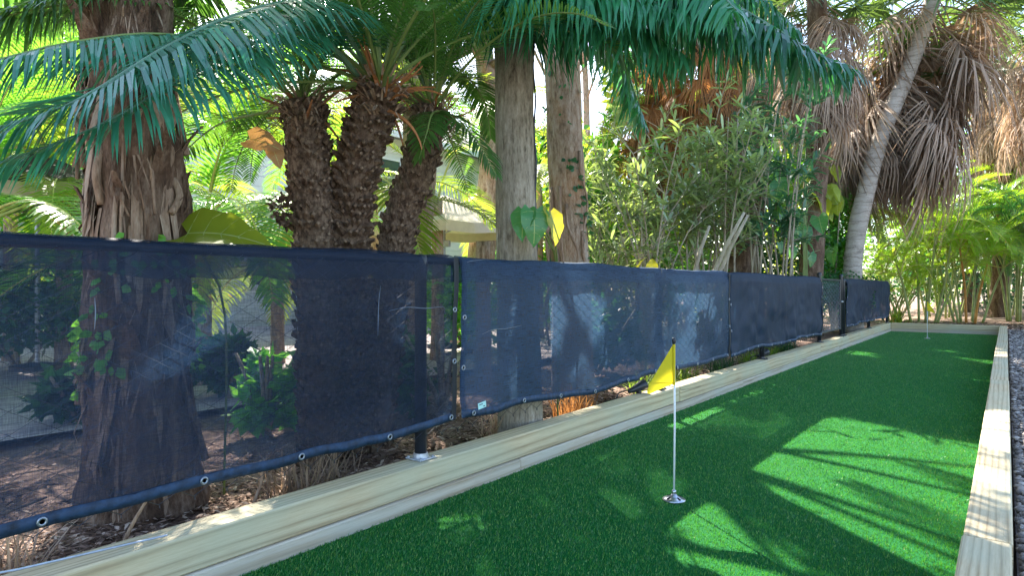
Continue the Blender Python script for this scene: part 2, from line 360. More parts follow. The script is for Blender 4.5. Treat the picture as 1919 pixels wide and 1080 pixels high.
# ------------------------------------------------------------------ where the photograph shows sun on the turf (used to leave gaps between leaves)
def G(u, v, z=0.0):
    return W(u, v, F * (H - z) / (v - 541.8))
def poly(*uv): return [(G(u, v).x, G(u, v).y) for u, v in uv]
LIT1 = poly((1300, 958), (1335, 940), (1445, 1000), (1565, 1085), (1420, 1150), (1250, 1060), (1212, 1012))
LIT2 = poly((1505, 778), (1396, 882), (1425, 930), (1490, 965), (1560, 1010), (1700, 1090), (1800, 1110), (1908, 1010), (1908, 850), (1835, 838), (1690, 812), (1590, 788))
LIT3 = [poly((1612, 727), (1650, 721), (1800, 750), (1780, 759), (1700, 748)), poly((1642, 709), (1670, 692), (1770, 697), (1900, 718), (1900, 735), (1750, 724)),
        poly((1735, 656), (1760, 655), (1835, 669), (1800, 668)), poly((1770, 668), (1890, 680), (1890, 690)), poly((1578, 665), (1610, 657), (1655, 675)), poly((1770, 636), (1890, 636), (1890, 645), (1800, 640))]
def tpoly(*uv):
    q = [G(u, v, .214) for u, v in uv]; return [(p.x - S.x * .214 / S.z, p.y - S.y * .214 / S.z) for p in q]
LIT3 += [tpoly((1848, 770), (1902, 772), (1905, 1012), (1800, 1010)), tpoly((1860, 690), (1896, 690), (1896, 713), (1858, 711)), tpoly((1864, 660), (1895, 662), (1895, 672), (1862, 670))]
LIT4 = [poly((1060, 872), (1070, 850), (1180, 820), (1190, 845)), poly((1205, 812), (1205, 795), (1340, 750), (1345, 775)), poly((1370, 755), (1370, 738), (1460, 718), (1450, 735))]
def proj(p):
    D = -p.x * ST + p.y * CT; return 959.5 + F * (p.x * CT + p.y * ST) / D, 541.8 - F * (p.z - H) / D, D
def inside(pg, x, y):
    c = False; n = len(pg)
    for i in range(n):
        x1, y1 = pg[i]; x2, y2 = pg[i - 1]
        if (y1 > y) != (y2 > y) and x < (x2 - x1) * (y - y1) / (y2 - y1) + x1: c = not c
    return c
def gpt(p): t = p.z / S.z; return p.x - S.x * t, p.y - S.y * t
def sunlit(x, y): return inside(LIT1, x, y) or inside(LIT2, x, y) or any(inside(q, x, y) for q in LIT3 + LIT4)
def sunlit_big(p):
    x, y = gpt(p)
    if inside(LIT1, x, y) or inside(LIT2, x, y) or inside(LIT3[6], x, y) or any(inside(q, x, y) for q in LIT4): return True
    return -5 < x < -2.45 and -1 < y < 8 and fb((x * .8 + 3, y * .8, 9)) > .08      # sunny blotches on the bed behind the fence

# ------------------------------------------------------------------ ground
def grid_sheet(name, x0, x1, y0, y1, nx, ny, zf, mat, kind='structure', label=None):
    xs = np.linspace(x0, x1, nx + 1); ys = np.linspace(y0, y1, ny + 1)
    v = np.array([(x, y, zf(x, y)) for y in ys for x in xs])
    f = np.array([(j * (nx + 1) + i, j * (nx + 1) + i + 1, (j + 1) * (nx + 1) + i + 1, (j + 1) * (nx + 1) + i) for j in range(ny) for i in range(nx)])
    me = np_mesh(name, v, f, mat); me.polygons.foreach_set('use_smooth', [True] * len(f))
    return tag(link(name, me), label, kind=kind)
tag(link('ground', MB().add([(-300, -300, -.05), (300, -300, -.05), (300, 300, -.05), (-300, 300, -.05)], [(0, 1, 2, 3)]).mesh('ground', M['ground'])), 'brown leaf strewn ground around the court', kind='structure')
XL, XR, YE = -2.32, -.125, 18.76
tag(link('putting_green', MB().add([(XL - .03, -3, 0), (XR + .03, -3, 0), (XR + .03, YE + .03, 0), (XL - .03, YE + .03, 0)], [(0, 1, 2, 3)]).mesh('putting_green', M['turf'])), 'green artificial turf surface of the long putting court', kind='structure')
def zbed(x, y): return .07 + .035 * fb((x * .9, y * .9, 0)) + .012 * fb((x * 5, y * 5, 3)) 
grid_sheet('mulch_bed', -18, XL - .15, -6, 46, 70, 180, zbed, M['mulch'], label='brown mulch bed behind the fence')
grid_sheet('mulch_bed', XL - .149, 14, YE + .16, 46, 60, 90, lambda x, y: .09 + .03 * fb((x, y, 5)) + max(0, (y - 21) * .012), M['mulch'], label='leaf strewn bed beyond the far end of the court')
grid_sheet('gravel_bed', .03, 12, -4, YE + .159, 30, 60, lambda x, y: .10 + .01 * fb((x, y, 2)), M['gravel'], label='grey gravel strip beside the court')
grid_sheet('patio', -14.8, -5.0, -8, 20, 6, 8, lambda x, y: .135, M['paver'], label='pale paved patio behind the planting')
# turf pile
rs = np.random.default_rng(3)
def pile():
    n = 360000
    y = .9 + (rs.random(n) ** 2.2) * 17.8; x = XL + rs.random(n) * (XR - XL)
    D = -x * ST + y * CT; r = x * CT + y * ST; u = 959.5 + F * r / D; v = 541.8 + F * H / D
    k = (u > 300) & (u < 1960) & (v < 1200); x, y = x[k], y[k]; n = len(x)
    a = rs.random(n) * 6.283; ln = .007 + rs.random(n) * .009; wd = .0011 + rs.random(n) * .0010 + y * .00016
    lean = (rs.random(n) - .3) * .012; b = a + (rs.random(n) - .5) * 2
    z0 = np.zeros(n); bx, by = np.cos(a) * wd, np.sin(a) * wd
    V = np.stack([np.stack([x - bx, y - by, z0], 1), np.stack([x + bx, y + by, z0], 1), np.stack([x + np.cos(b) * lean, y + np.sin(b) * lean + .003, z0 + ln], 1)], 1).reshape(-1, 3)
    o = link('turf_pile', np_mesh('turf_pile', V, np.arange(n * 3).reshape(-1, 3), M['blade'])); tag(o, 'short bright green synthetic turf blades on the court', 'turf', kind='stuff')
pile()
def scatter_quads(name, n, posf, lmin, lmax, wmin, wmax, mat, label, cat, tilt=.5):
    V = []; Fc = []
    for i in range(n):
        x, y, z = posf(); a = R.random() * 6.283; l = R.uniform(lmin, lmax) / 2; wd = R.uniform(wmin, wmax) / 2
        d = Vector((math.cos(a), math.sin(a), R.uniform(-tilt, tilt) * .6)); s = Vector((-math.sin(a), math.cos(a), R.uniform(-tilt, tilt)))
        c = Vector((x, y, z + R.random() * .012 + .004)); b = len(V); up = Vector((0, 0, R.uniform(0, .25) * l))
        V += [c - d * l, c - s * wd + up, c + d * l, c + s * wd + up]; Fc.append((b, b + 1, b + 2, b + 3))
    o = link(name, np_mesh(name, np.array([tuple(v) for v in V]), np.array(Fc), mat)); return tag(o, label, cat, kind='stuff')
def near_bed():
    y = -1 + 13 * R.random() ** 1.3; x = XL - .15 - abs(R.gauss(0, .7)); return x, y, zbed(x, y)
scatter_quads('bark_mulch', 26000, near_bed, .02, .075, .006, .02, M['chip'], 'loose bark chips and needles along the fence foot', 'mulch')
def end_bed():
    x = R.uniform(-2.4, 3); y = YE + .2 + abs(R.gauss(0, 1.6)); return x, y, .10
scatter_quads('leaf_litter', 5000, end_bed, .05, .14, .02, .05, M['chip'], 'dry leaf litter beyond the far timber', 'leaf litter')
def pebbles():
    t = (1 + 5 ** .5) / 2
    iv = np.array([(-1, t, 0), (1, t, 0), (-1, -t, 0), (1, -t, 0), (0, -1, t), (0, 1, t), (0, -1, -t), (0, 1, -t), (t, 0, -1), (t, 0, 1), (-t, 0, -1), (-t, 0, 1)]) / 1.9
    fc = np.array([(0, 11, 5), (0, 5, 1), (0, 1, 7), (0, 7, 10), (0, 10, 11), (1, 5, 9), (5, 11, 4), (11, 10, 2), (10, 7, 6), (7, 1, 8), (3, 9, 4), (3, 4, 2), (3, 2, 6), (3, 6, 8), (3, 8, 9), (4, 9, 5), (2, 4, 11), (6, 2, 10), (8, 6, 7), (9, 8, 1)])
    V = []; Fs = []
    for i in range(6500):
        y = 1.7 + 17 * rs.random() ** 1.5; x = .045 + rs.random() ** 1.4 * (.12 + .045 * y)
        s = rs.uniform(.007, .019) * (1 + y * .03); sc3 = np.array([rs.uniform(.7, 1.3), rs.uniform(.7, 1.3), rs.uniform(.5, .8)]) * s
        a = rs.random() * 6.28; p = iv * (1 + (rs.random((12, 1)) - .5) * .5) * sc3
        p = np.stack([p[:, 0] * np.cos(a) - p[:, 1] * np.sin(a), p[:, 0] * np.sin(a) + p[:, 1] * np.cos(a), p[:, 2]], 1)
        V.append(p + (x, y, .112 + rs.random() * .03)); Fs.append(fc + 12 * i)
    tag(link('gravel', np_mesh('gravel', np.concatenate(V), np.concatenate(Fs), M['pebble'])), 'loose grey and brown gravel stones beside the court', 'gravel', kind='stuff')
pebbles()

# ------------------------------------------------------------------ timber edging
def timber(parent, c, d, mat, ox=0):
    o = MB().box((0, 0, 0), d, bev=.006).build('timber', mat, parent); o.location = Vector(c) - Vector(parent.location)
    o.rotation_euler = (R.uniform(-.0008, .0008), R.uniform(-.006, .006), R.uniform(-.0006, .0006)); return o
e1 = empty('timber_edging', (XL - .07, 8, 0), 'two course timber edging running under the dark screened fence', 'edging', 'timber edging of the court')
ys = [-2.0, .58, 5.47, 10.98, 15.7, YE]
for a, b in zip(ys[:-1], ys[1:]): timber(e1, (XL - .07 + R.uniform(-.003, .003), (a + b) / 2, .1445), (.14, b - a - .004, .139), M['timber'])
ys = [-2.0, 3.08, 7.2, 12.4, 16.9, YE]
for i, (a, b) in enumerate(zip(ys[:-1], ys[1:])): timber(e1, (XL - .064 + (.006 if i == 0 else R.uniform(-.004, .003)), (a + b) / 2, .0215), (.14, b - a - .004, .099), M['timber_low'])
e2 = empty('timber_edging', (XR + .07, 8, 0), 'sunlit timber edging between the turf and the gravel', 'edging', 'timber edging of the court')
ys = [-2.0, 2.81, 7.75, 12.6, YE + .14]
for a, b in zip(ys[:-1], ys[1:]): timber(e2, (XR + .071 + R.uniform(-.004, .004), (a + b) / 2, .1445), (.142, b - a - .005, .139), M['timber'])
for a, b in ((-2, 4.6), (4.6, 11), (11, YE + .14)): timber(e2, (XR + .074, (a + b) / 2, .0215), (.14, b - a - .004, .099), M['timber_low'])
e3 = empty('timber_edging', ((XL + XR) / 2, YE + .07, 0), 'timber edging closing the far end of the court', 'edging', 'timber edging of the court')
def xt(c, L, dz, mat):
    o = MB().box((0, 0, 0), (.14, L, dz), bev=.006).build('timber', mat, e3); o.location = Vector(c) - Vector(e3.location); o.rotation_euler.z = math.pi / 2
xt(((XL + XR) / 2 - .001, YE + .072, .1445), XR - XL - .004, .139, M['timber']); xt(((XL + XR) / 2 - .001, YE + .070, .0215), XR - XL - .004, .099, M['timber_low'])

# ------------------------------------------------------------------ chain link fence on the left timber
XF = -2.405; ZT = 1.275
fence = empty('chain_link_fence', (XF, 8, .214), 'black chain link fence with round posts standing on the timber', 'fence')
FO = Vector(fence.location)
posts = [-.52, 2.34, 5.2, 8.2, 11.28, 13.0, 13.22, 16.0, 18.72]
for y in posts:
    hi = 1.33 if y in (11.28, 13.0) else 1.25
    o = MB().lathe([(.0, 0), (.031, 0), (.031, hi - .214 - .03), (.030, hi - .21)], 14).build('post', M['iron'], fence, True); o.location = Vector((XF, y, .216)) - FO
    c = MB().lathe([(.036, -.03), (.036, .0), (.028, .018), (0, .026)], 14).build('post_cap', M['iron'], o, True); c.location = (0, 0, hi - .214)
    b = MB().box((0, 0, .004), (.115, .115, .008), bev=.002).lathe([(.04, .008), (.037, .03), (.032, .03)], 14)
    for sx in (-1, 1):
        for sy in (-1, 1): b.lathe([(.008, .008), (.008, .014), (.004, .016)], 6, (sx * .044, sy * .044, 0))
    b.build('base_plate', M['galv'] if y < 3 else M['iron'], o)
for y0, y1 in ((-2, 11.28), (13.22, 18.72)):
    o = MB().tube([(0, y0 - 8, 0), (0, y1 - 8, 0)], .021, 10).build('top_rail', M['iron'], fence, True); o.location.z = 1.245 - .214
def chain(y0, y1, z0, z1, p=.062, hz=.036, r=.0019):
    mb = MB(); nw = int((y1 - y0) / p); nk = int((z1 - z0) / hz)
    for i in range(nw):
        pts = [(XF + .033 + (.0022 if (k + i) % 2 else -.0022), y0 + i * p + ((k + i) % 2) * p, z0 + k * hz + (R.random() - .5) * .004) for k in range(nk + 1)]
        pts = [(pts[0][0], pts[0][1], pts[0][2] - .012)] + pts
        mb.tube(pts, r, 3, cap=False)
    o = mb.build('chain_link', M['wire'], fence, origin=FO); o['kind'] = 'stuff'
for y0, y1 in ((-1.2, 2.34), (2.34, 5.2), (5.2, 8.2), (8.2, 11.25), (13.22, 16), (16, 18.7)): chain(y0, y1, .33, 1.24)
o = MB().tube([(XF + .03, -1.9, .20), (XF + .03, .2, .30), (XF + .032, .62, .245), (XF + .05, 1.05, .222)], .004, 6).build('loose_tension_wire', M['galv'], fence, origin=FO); o['label'] = 'loose galvanised tension wire sagging to the timber'
# the narrow gate bay between the taller posts
gate = empty('gate', (XF, 12.14, .3), 'narrow chain link gate with bare mesh between two tall posts', 'gate')
GO = Vector(gate.location)
g = MB(); y0, y1 = 11.36, 12.92
for (a, b) in (((y0, .34), (y0, 1.25)), ((y1, .34), (y1, 1.25)), ((y0, 1.24), (y1, 1.24)), ((y0, .36), (y1, .36))): g.tube([(XF, a[0], a[1]), (XF, b[0], b[1])], .017, 8)
g.build('gate_frame', M['iron'], gate, origin=GO)
mb = MB()
for i in range(int((y1 - y0) / .062)):
    mb.tube([(XF + (.002 if (k + i) % 2 else -.002), y0 + i * .062 + ((k + i) % 2) * .062, .37 + k * .036) for k in range(25)], .0022, 3, cap=False)
o = mb.build('chain_link', M['galv'], gate, origin=GO); o['kind'] = 'stuff'
hg = MB()
for z in (.5, 1.1): hg.box((XF + .02, 11.33, z), (.03, .07, .05), bev=.006)
hg.build('hinge', M['galv'], gate, origin=GO); MB().box((XF + .03, 12.95, .85), (.03, .09, .03), bev=.006).build('latch', M['galv'], gate, origin=GO)

# ------------------------------------------------------------------ privacy screens hung on the fence
gm = MB().lathe([(.0075, .001), (.0085, .003), (.013, .0035), (.0155, .001), (.0155, -.001)], 12).lathe([(.0, .0012), (.0075, .0012)], 12, m=1).mesh('grommet', [M['brass'], M['hole']], True)
def screen(label, y0, y1, mat, seed, zb, amp=.010, tilt=0.0, open0=0.0, open1=0.0, grommets=True):
    root = empty('privacy_screen', (XF + .05, (y0 + y1) / 2, .4), label, 'screen', 'shade cloth screens hung on the fence'); O = Vector(root.location)
    ny = max(30, int((y1 - y0) * 26)); nz = 26
    rr = random.Random(seed); folds = [(rr.uniform(y0, y1), rr.uniform(.02, .09), rr.uniform(-1, 1)) for _ in range(int((y1 - y0) * 3.2))]
    top = lambda y: ZT + .006 * math.sin(y * 2.3 + seed) + .010 * fb((y * 1.4, seed, 0)) - .012 * math.exp(-((y - posts[1]) / .10) ** 2)
    def bot(y):
        t = (y - y0) / (y1 - y0); return zb + .012 * math.sin(y * 3.1 + seed) + .018 * fb((y * 1.1, seed, 4)) + open0 * math.exp(-(t / .05) ** 2) + open1 * math.exp(-((1 - t) / .06) ** 2)
    def X(y, t):
        d = .018 + amp * 1.4 * fb((y * 1.3, t * 1.7, seed)) * (0.25 + t) + .0035 * fb((y * 6, t * 2.2 + seed, 1))
        for c, wd, a in folds: d += a * amp * .55 * (.3 + t) * math.exp(-((y - c - (t - .5) * a * .25) / wd) ** 2)
        return XF + .035 + max(.004, d)
    V = []; Fc = []
    rows = [(-1, .10), (-1, .03), (0, 0)]                               # fold over the rail
    for j in range(ny + 1):
        y = y0 + (y1 - y0) * j / ny; zt, zb_ = top(y), bot(y)
        V += [(XF - .033, y, zt - .13 + .03 * fb((y * 2, 3, seed))), (XF - .028, y, zt - .02), (XF - .004, y, zt + .002), (XF + .022, y, zt - .006)]
        for k in range(nz + 1):
            t = k / nz; V.append((X(y, t) if k > 1 else XF + .033 + .003 * k, y + .012 * fb((y, t * 2, seed + 7)), zt - .022 + (zb_ - zt + .022) * t))
    st = nz + 5
    for j in range(ny):
        for k in range(st - 1): Fc.append((j * st + k, j * st + k + 1, (j + 1) * st + k + 1, (j + 1) * st + k))
    me = np_mesh('cloth', np.array(V) - np.array(O), np.array(Fc), mat); me.polygons.foreach_set('use_smooth', [True] * len(Fc)); link('cloth', me, root)
    # hem along the bottom, binding on both ends
    hem = MB(); hp = [Vector((X(y0 + (y1 - y0) * j / ny, 1), y0 + (y1 - y0) * j / ny, bot(y0 + (y1 - y0) * j / ny))) for j in range(ny + 1)]
    for j in range(ny + 1):
        p = hp[j]; bul = .0015 + .003 * fb((p.y * 7, seed, 2))
        hem.v += [tuple(p + Vector((dx, 0, dz))) for dx, dz in ((-.003, -.022), (bul, -.024), (bul + .004, -.004), (bul + .001, .017), (-.003, .019))]
    for j in range(ny):
        for k in range(4): hem.f.append((j * 5 + k, (j + 1) * 5 + k, (j + 1) * 5 + k + 1, j * 5 + k + 1)); hem.m.append(0)
    hem.build('hem', M['hem'], root, True, O)
    for ye, sg in ((y0, 1), (y1, -1)):
        bd = MB(); n = 20
        for k in range(n + 1):
            t = k / n; zt, zb_ = top(ye), bot(ye); z = zt - .02 + (zb_ - zt) * t; x = X(ye, t) + .003
            bd.v += [(x - .004, ye - .002 * sg, z), (x + .002, ye - .002 * sg, z), (x + .003, ye + .035 * sg, z)]
        for k in range(n):
            for q in range(2): bd.f.append((k * 3 + q, k * 3 + q + 1, k * 3 + q + 4, k * 3 + q + 3)); bd.m.append(0)
        bd.build('edge_binding', mat if sg > 0 else M['seam'], root, True, O)
    if grommets:
        y = y0 + .08
        while y < y1:
            o = link('grommet', gm, root, Vector((X(y, 1) + .0085, y, bot(y) - .003)) - O, (0, math.pi / 2, 0)); y += R.uniform(.40, .52)
        for ye in (y0 + .02, y1 - .02):
            for t in (.34, .66):
                z = top(ye) + (bot(ye) - top(ye)) * (t + (.05 if ye < y1 - 1 else 0)); link('grommet', gm, root, Vector((X(ye, t) + .006, ye, z)) - O, (0, math.pi / 2, 0))
    return root, X, bot
r1, X1, bot1 = screen('dark navy see-through screen nearest the camera on the fence', -1.75, 2.56, M['cloth_dark'], 3, .385, .019, open1=.03)
r2, X2, bot2 = screen('blue screen lightened for sun behind it, with a pale tag near its lower corner', 2.60, 6.87, M['cloth_blue'], 11, .385, .017, open0=.02)
screen('opaque deep navy screen just before the narrow gate', 6.90, 11.2, M['cloth_deep'], 21, .385, .028)
screen('wrinkled deep blue screen beyond the gate at the far end', 13.26, 18.76, M['cloth_deep'], 31, .40, .030)
def scratch(root, Xf, sight):
    pts = []
    for u, v in sight:
        D = 2.345 / (ST - CT * (u - 959.5) / F); p = W(u, v, D); t = (ZT - p.z) / (ZT - .385); p.x = Xf(p.y, t) + .0025; pts.append(p)
    MB().tube(catmull(pts, 14), [.0006 + .0012 * math.sin(math.pi * i / 13) for i in range(14)], 4, cap=False).build('scratch', M['scratch'], root, False, root.location)
scratch(r1, X1, [(732, 585), (765, 578), (800, 580), (830, 577), (838, 582)]); scratch(r1, X1, [(716, 538), (712, 570), (710, 632)]); scratch(r1, X1, [(178, 560), (180, 590), (179, 620)]); scratch(r2, X2, [(905, 629), (925, 620), (950, 618), (978, 612)]); scratch(r2, X2, [(868, 500), (880, 492), (912, 488)])
yt = W(897, 757, 3.62).y; xt_ = X2(yt, .95) + .008; zt_ = bot2(yt) + .035
tg = MB(); rx = Matrix.Rotation(math.radians(-9), 4, 'X'); tg.box((0, 0, 0), (.003, .068, .036), rot=Matrix.Rotation(.12, 3, 'X'), bev=.001)
o = tg.build('sewn_tag', M['tagw'], r2); o.location = Vector((xt_, yt, zt_)) - Vector(r2.location)
for q, (dy, ln) in enumerate(((-.012, .03), (.016, .014))):
    b = MB().box((.0022, dy, .006 - .012 * q), (.0012, ln, .005), rot=Matrix.Rotation(.12, 3, 'X')).build('print', M['tagink'], o)

# ------------------------------------------------------------------ flags
def flagstick(loc, label, rz, hgt=.84):
    root = empty('golf_flag', loc, label, 'flag', 'yellow practice flags on the turf', rz)
    b = MB().lathe([(0, .030), (.014, .030), (.018, .022), (.040, .012), (.058, .006), (.060, .002), (.058, 0)], 28).build('base', M['steel'], root, True)
    for k in range(4):
        a = k * math.pi / 2 + .5; s = MB().box((0, 0, 0), (.024, .010, .004), rot=Matrix.Rotation(a, 3, 'Z') @ Matrix.Rotation(.30, 3, 'Y'), bev=.001).build('slot', M['hole'], b); s.location = (math.cos(a) * .036, math.sin(a) * .036, .0145)
    c = MB().lathe([(.0, .028), (.012, .028), (.012, .048), (.008, .052)], 14).build('socket', M['steel'], b, True)
    MB().tube([(0, 0, .03), (.004, 0, hgt * .5), (.002, 0, hgt - .02)], [.0055, .0052, .0048], 10).build('stick', M['stick'], root, True)
    MB().lathe([(.005, hgt - .035), (.009, hgt - .03), (.011, hgt - .015), (.009, hgt - .004), (0, hgt)], 14).build('finial', M['iron'], root, True)
    n = 12; nv = 8; mb = MB(); zt = hgt - .035; V = []
    for i in range(n + 1):
        for j in range(nv + 1):
            s = i / n; t = j / nv
            # pennant hanging limp: top corner at the pole, free corner low
            pz = zt - .205 * t; qz = zt - .26 + .03 * (1 - t)
            x = -.004 - .135 * s; z = pz + (qz - pz - .0) * s ** 1.0
            if s > .93: z = z + (zt - .25 - z) * (s - .93) / .07 * .6
            V.append((x, .010 * math.sin(s * 3.2 + t * 1.6) * s, z))
    mb.add(V, [(i * (nv + 1) + j, i * (nv + 1) + j + 1, (i + 1) * (nv + 1) + j + 1, (i + 1) * (nv + 1) + j) for i in range(n) for j in range(nv)])
    fl = mb.build('pennant', M['flag'], root, True)
    MB().tube([(0, 0, zt - .21), (0, 0, zt)], .0075, 10, cap=False).build('sleeve', M['flag'], fl, True)
    MB().box((-.065, .003, zt - .2), (.12, .0018, .004), rot=Matrix.Rotation(.0, 3, 'Y')).build('fold_line', M['flag'], fl)
    return root
p = G(1263, 941); flagstick((p.x, p.y, .004), 'yellow triangular flag on a white stick nearest the camera', TH)
p = G(1738, 637); flagstick((p.x, p.y, .004), 'small distant yellow flag on a stick by the far timber', TH + 2.6)

# ------------------------------------------------------------------ little fixtures at the fence foot
def fixture(loc, rz, label):
    root = empty('garden_spotlight', loc, label, 'light fixture', 'small fixtures at the fence foot', rz)
    rot = Matrix.Rotation(math.radians(72), 3, 'Y')
    b = MB().lathe([(0, -.14), (.018, -.135), (.024, -.10), (.032, -.05), (.044, .0), (.046, .035), (.041, .035), (.036, .012)], 18); b.v = [tuple(rot @ Vector(v) + Vector((0, 0, .055))) for v in b.v]; b.build('housing', M['iron'], root, True)
    b = MB().lathe([(.040, .018), (.034, .026), (.018, .032), (0, .034)], 18); b.v = [tuple(rot @ Vector(v) + Vector((0, 0, .055))) for v in b.v]; b.build('lens', M['lens'], root, True)
    MB().box((-.03, 0, .015), (.03, .05, .05), bev=.006).build('bracket', M['iron'], root)
    MB().tube(catmull([(-.12, 0, .03), (-.2, .04, .0), (-.26, .0, -.04), (-.3, .12, -.08)], 12), .006, 6).build('cable', M['iron'], root, True)
fixture((-2.43, 4.93, .222), math.radians(62), 'small black fixture with pale round face beside the flag on the timber')
fixture((-2.43, 8.42, .222), math.radians(62), 'tiny dark fixture on the timber under the deep navy screen')

# ------------------------------------------------------------------ plant builders
UP = Vector((0, 0, 1))
def pinnate(mb, pts, n, llen, lw, fwd=.5, lift=.15, droop=.6, t0=.12, rr=.012, seed=0, curl=0.0, prof=None, thin=1.0, jit=.12, mess=0.0):
    """a feather frond along pts: midrib (slot 1) and two rows of leaflets (slot 0)"""
    rn = random.Random(seed); N = 40; C = catmull(pts, N)
    mb.tube(C[::2] + [C[-1]], [rr * (1 - .82 * i / 20) for i in range(21)], 5, m=1, cap=False)
    for i in range(n):
        s = i / (n - 1); t = t0 + (1 - t0) * s; fi = t * (N - 1); k = min(N - 2, int(fi)); p = C[k].lerp(C[k + 1], fi - k)
        T = (C[min(N - 1, k + 2)] - C[max(0, k - 1)]).normalized(); side = T.cross(UP)
        if side.length < .05: side = Vector((1, 0, 0))
        side.normalize(); Nn = side.cross(T)
        L = llen * (prof(s) if prof else min(1, .5 + 2.4 * s) * (1 - .72 * max(0, s - .35) / .65 * (max(0, s - .35) / .65)))
        for sg in (-1, 1):
            if rn.random() > thin: continue
            l = L * (1 + rn.uniform(-jit, jit)); a = fwd + .35 * s + rn.uniform(-.08, .08)
            d = (side * sg * math.cos(a) + T * (math.sin(a) + rn.uniform(-mess, mess)) + Nn * (lift + rn.uniform(-.06, .06) + rn.uniform(-mess, mess))).normalized()
            wv = (T - d * T.dot(d) + d.cross(T) * rn.uniform(-mess, mess) * 2).normalized() * lw * (1 + rn.uniform(-.15, .15)); c = [p]
            dd = d
            for f in (.3, .4, .3):
                c.append(c[-1] + dd * l * f); dd = (dd + Vector((rn.uniform(-mess, mess) * .8, rn.uniform(-mess, mess) * .8, -droop * (1 + rn.uniform(-mess, mess)))) + T * curl).normalized()
            mb.strip(c, [wv * .55, wv, wv * .72], 0)
    return mb
def arch(L, el, sag, side=0.0):
    """midrib points of a frond that leaves at elevation el and bends down by sag (radians) along its length L"""
    p = Vector((0, 0, 0)); out = [p.copy()]; n = 8
    for i in range(n):
        a = el - sag * ((i + .5) / n) ** 1.35; p = p + Vector((math.cos(a), side * ((i / n) ** 2), math.sin(a))) * (L / n); out.append(p.copy())
    return out
FR = {}
def frond_set(key, L, els, sags, n, llen, lw, mats, **kw):
    FR[key] = []
    for i, (e, s) in enumerate(zip(els, sags)):
        mb = MB(); pinnate(mb, arch(L, e, s, R.uniform(-.12, .12)), n, llen, lw, seed=i * 7 + len(key), **kw); FR[key].append((e, s, L, mb.mesh('frond', mats)))
def crown(parent, key, org, count, scale=(.8, 1.1), emin=-9, emax=9, a0=0, a1=2 * math.pi, keep=True, name='frond', mat=None, seed=0, skip=None, strict=2):
    rn = random.Random(seed + 100); V = [f for f in FR[key] if emin <= f[0] <= emax]; n = 0
    for i in range(count):
        e, s, L, me = V[i % len(V)] if count > 3 else rn.choice(V); a = a0 + (a1 - a0) * ((i * .618034) % 1.0) + rn.uniform(-.15, .15); k = rn.uniform(*scale)
        ca, sa = math.cos(a), math.sin(a); pts = arch(L * k, e, s)
        if keep:
            hit = sum(sunlit_big(Vector((q.x * ca, q.x * sa, q.z)) + org) for q in pts)
            if hit >= strict: continue
            if any((q.x * ca + org.x) > -2.55 and q.z + org.z < 1.9 and org.y < 17 for q in pts): continue
        if skip and skip([Vector((q.x * ca, q.x * sa, q.z)) + org for q in pts]): continue
        o = link(name, me, parent, org - Vector(parent.location), (rn.uniform(-.1, .1), rn.uniform(-.08, .08), a), k); n += 1
    return n
def trunk(mb, pts, r0, r1, sides=20, rings=40, amp=.05, ring=0.0, flare=.25, seed=0, m=0):
    C = catmull(pts, rings); vs = []; fs = []; ref = None
    for i, p in enumerate(C):
        t = (C[min(i + 1, rings - 1)] - C[max(i - 1, 0)]).normalized()
        if ref is None: ref = Vector((1, 0, 0))
        a = (ref - t * ref.dot(t)).normalized(); ref = a; b = t.cross(a); s = i / (rings - 1)
        r = (r0 + (r1 - r0) * s) * (1 + flare * math.exp(-s * 14)) * (1 + ring * (i % 2))
        for k in range(sides):
            an = 2 * math.pi * k / sides; d = a * math.cos(an) + b * math.sin(an)
            q = p + d * r; vs.append(p + d * r * (1 + amp * fb((q.x * 6 + seed, q.y * 6, q.z * 1.6)) * 1.6))
    for i in range(rings - 1):
        for k in range(sides): k2 = (k + 1) % sides; fs.append((i * sides + k, i * sides + k2, (i + 1) * sides + k2, (i + 1) * sides + k))
    fs.append(tuple((rings - 1) * sides + k for k in range(sides)))
    mb.add(vs, fs, m); return C
def fan(mb, pet, direction, nseg, sl, sw, spread, droop, seed=0, m=0, mp=1, pr=.012):
    """a fan leaf: petiole then blades spreading from its end"""
    rn = random.Random(seed); d = Vector(direction).normalized(); P = [Vector((0, 0, 0))]; dd = d.copy()
    for i in range(4): P.append(P[-1] + dd * pet / 4); dd = (dd + Vector((0, 0, -droop * .22))).normalized()
    mb.tube(P, pr, 4, m=mp, cap=False); hub = P[-1]; side = dd.cross(UP)
    if side.length < .05: side = Vector((0, 1, 0))
    side.normalize(); nn = side.cross(dd)
    for i in range(nseg):
        a = spread * (2 * (i + .5) / nseg - 1) + rn.uniform(-.05, .05); e = dd * math.cos(a) + side * math.sin(a) + nn * rn.uniform(-.1, .18)
        e.normalize(); l = sl * rn.uniform(.75, 1.1) * (.72 + .28 * math.cos(a)); wv = e.cross(nn).normalized() * sw * rn.uniform(.7, 1.2); wv = (wv + nn * sw * rn.uniform(-.7, .7)); c = [hub]
        for f in (.3, .3, .25, .15): c.append(c[-1] + e * l * f); e = (e + Vector((rn.uniform(-.08, .08), rn.uniform(-.08, .08), -droop * rn.uniform(.7, 1.3)))).normalized()
        mb.strip(c, [wv * .35, wv, wv * .8, wv * .4], m)
    return mb
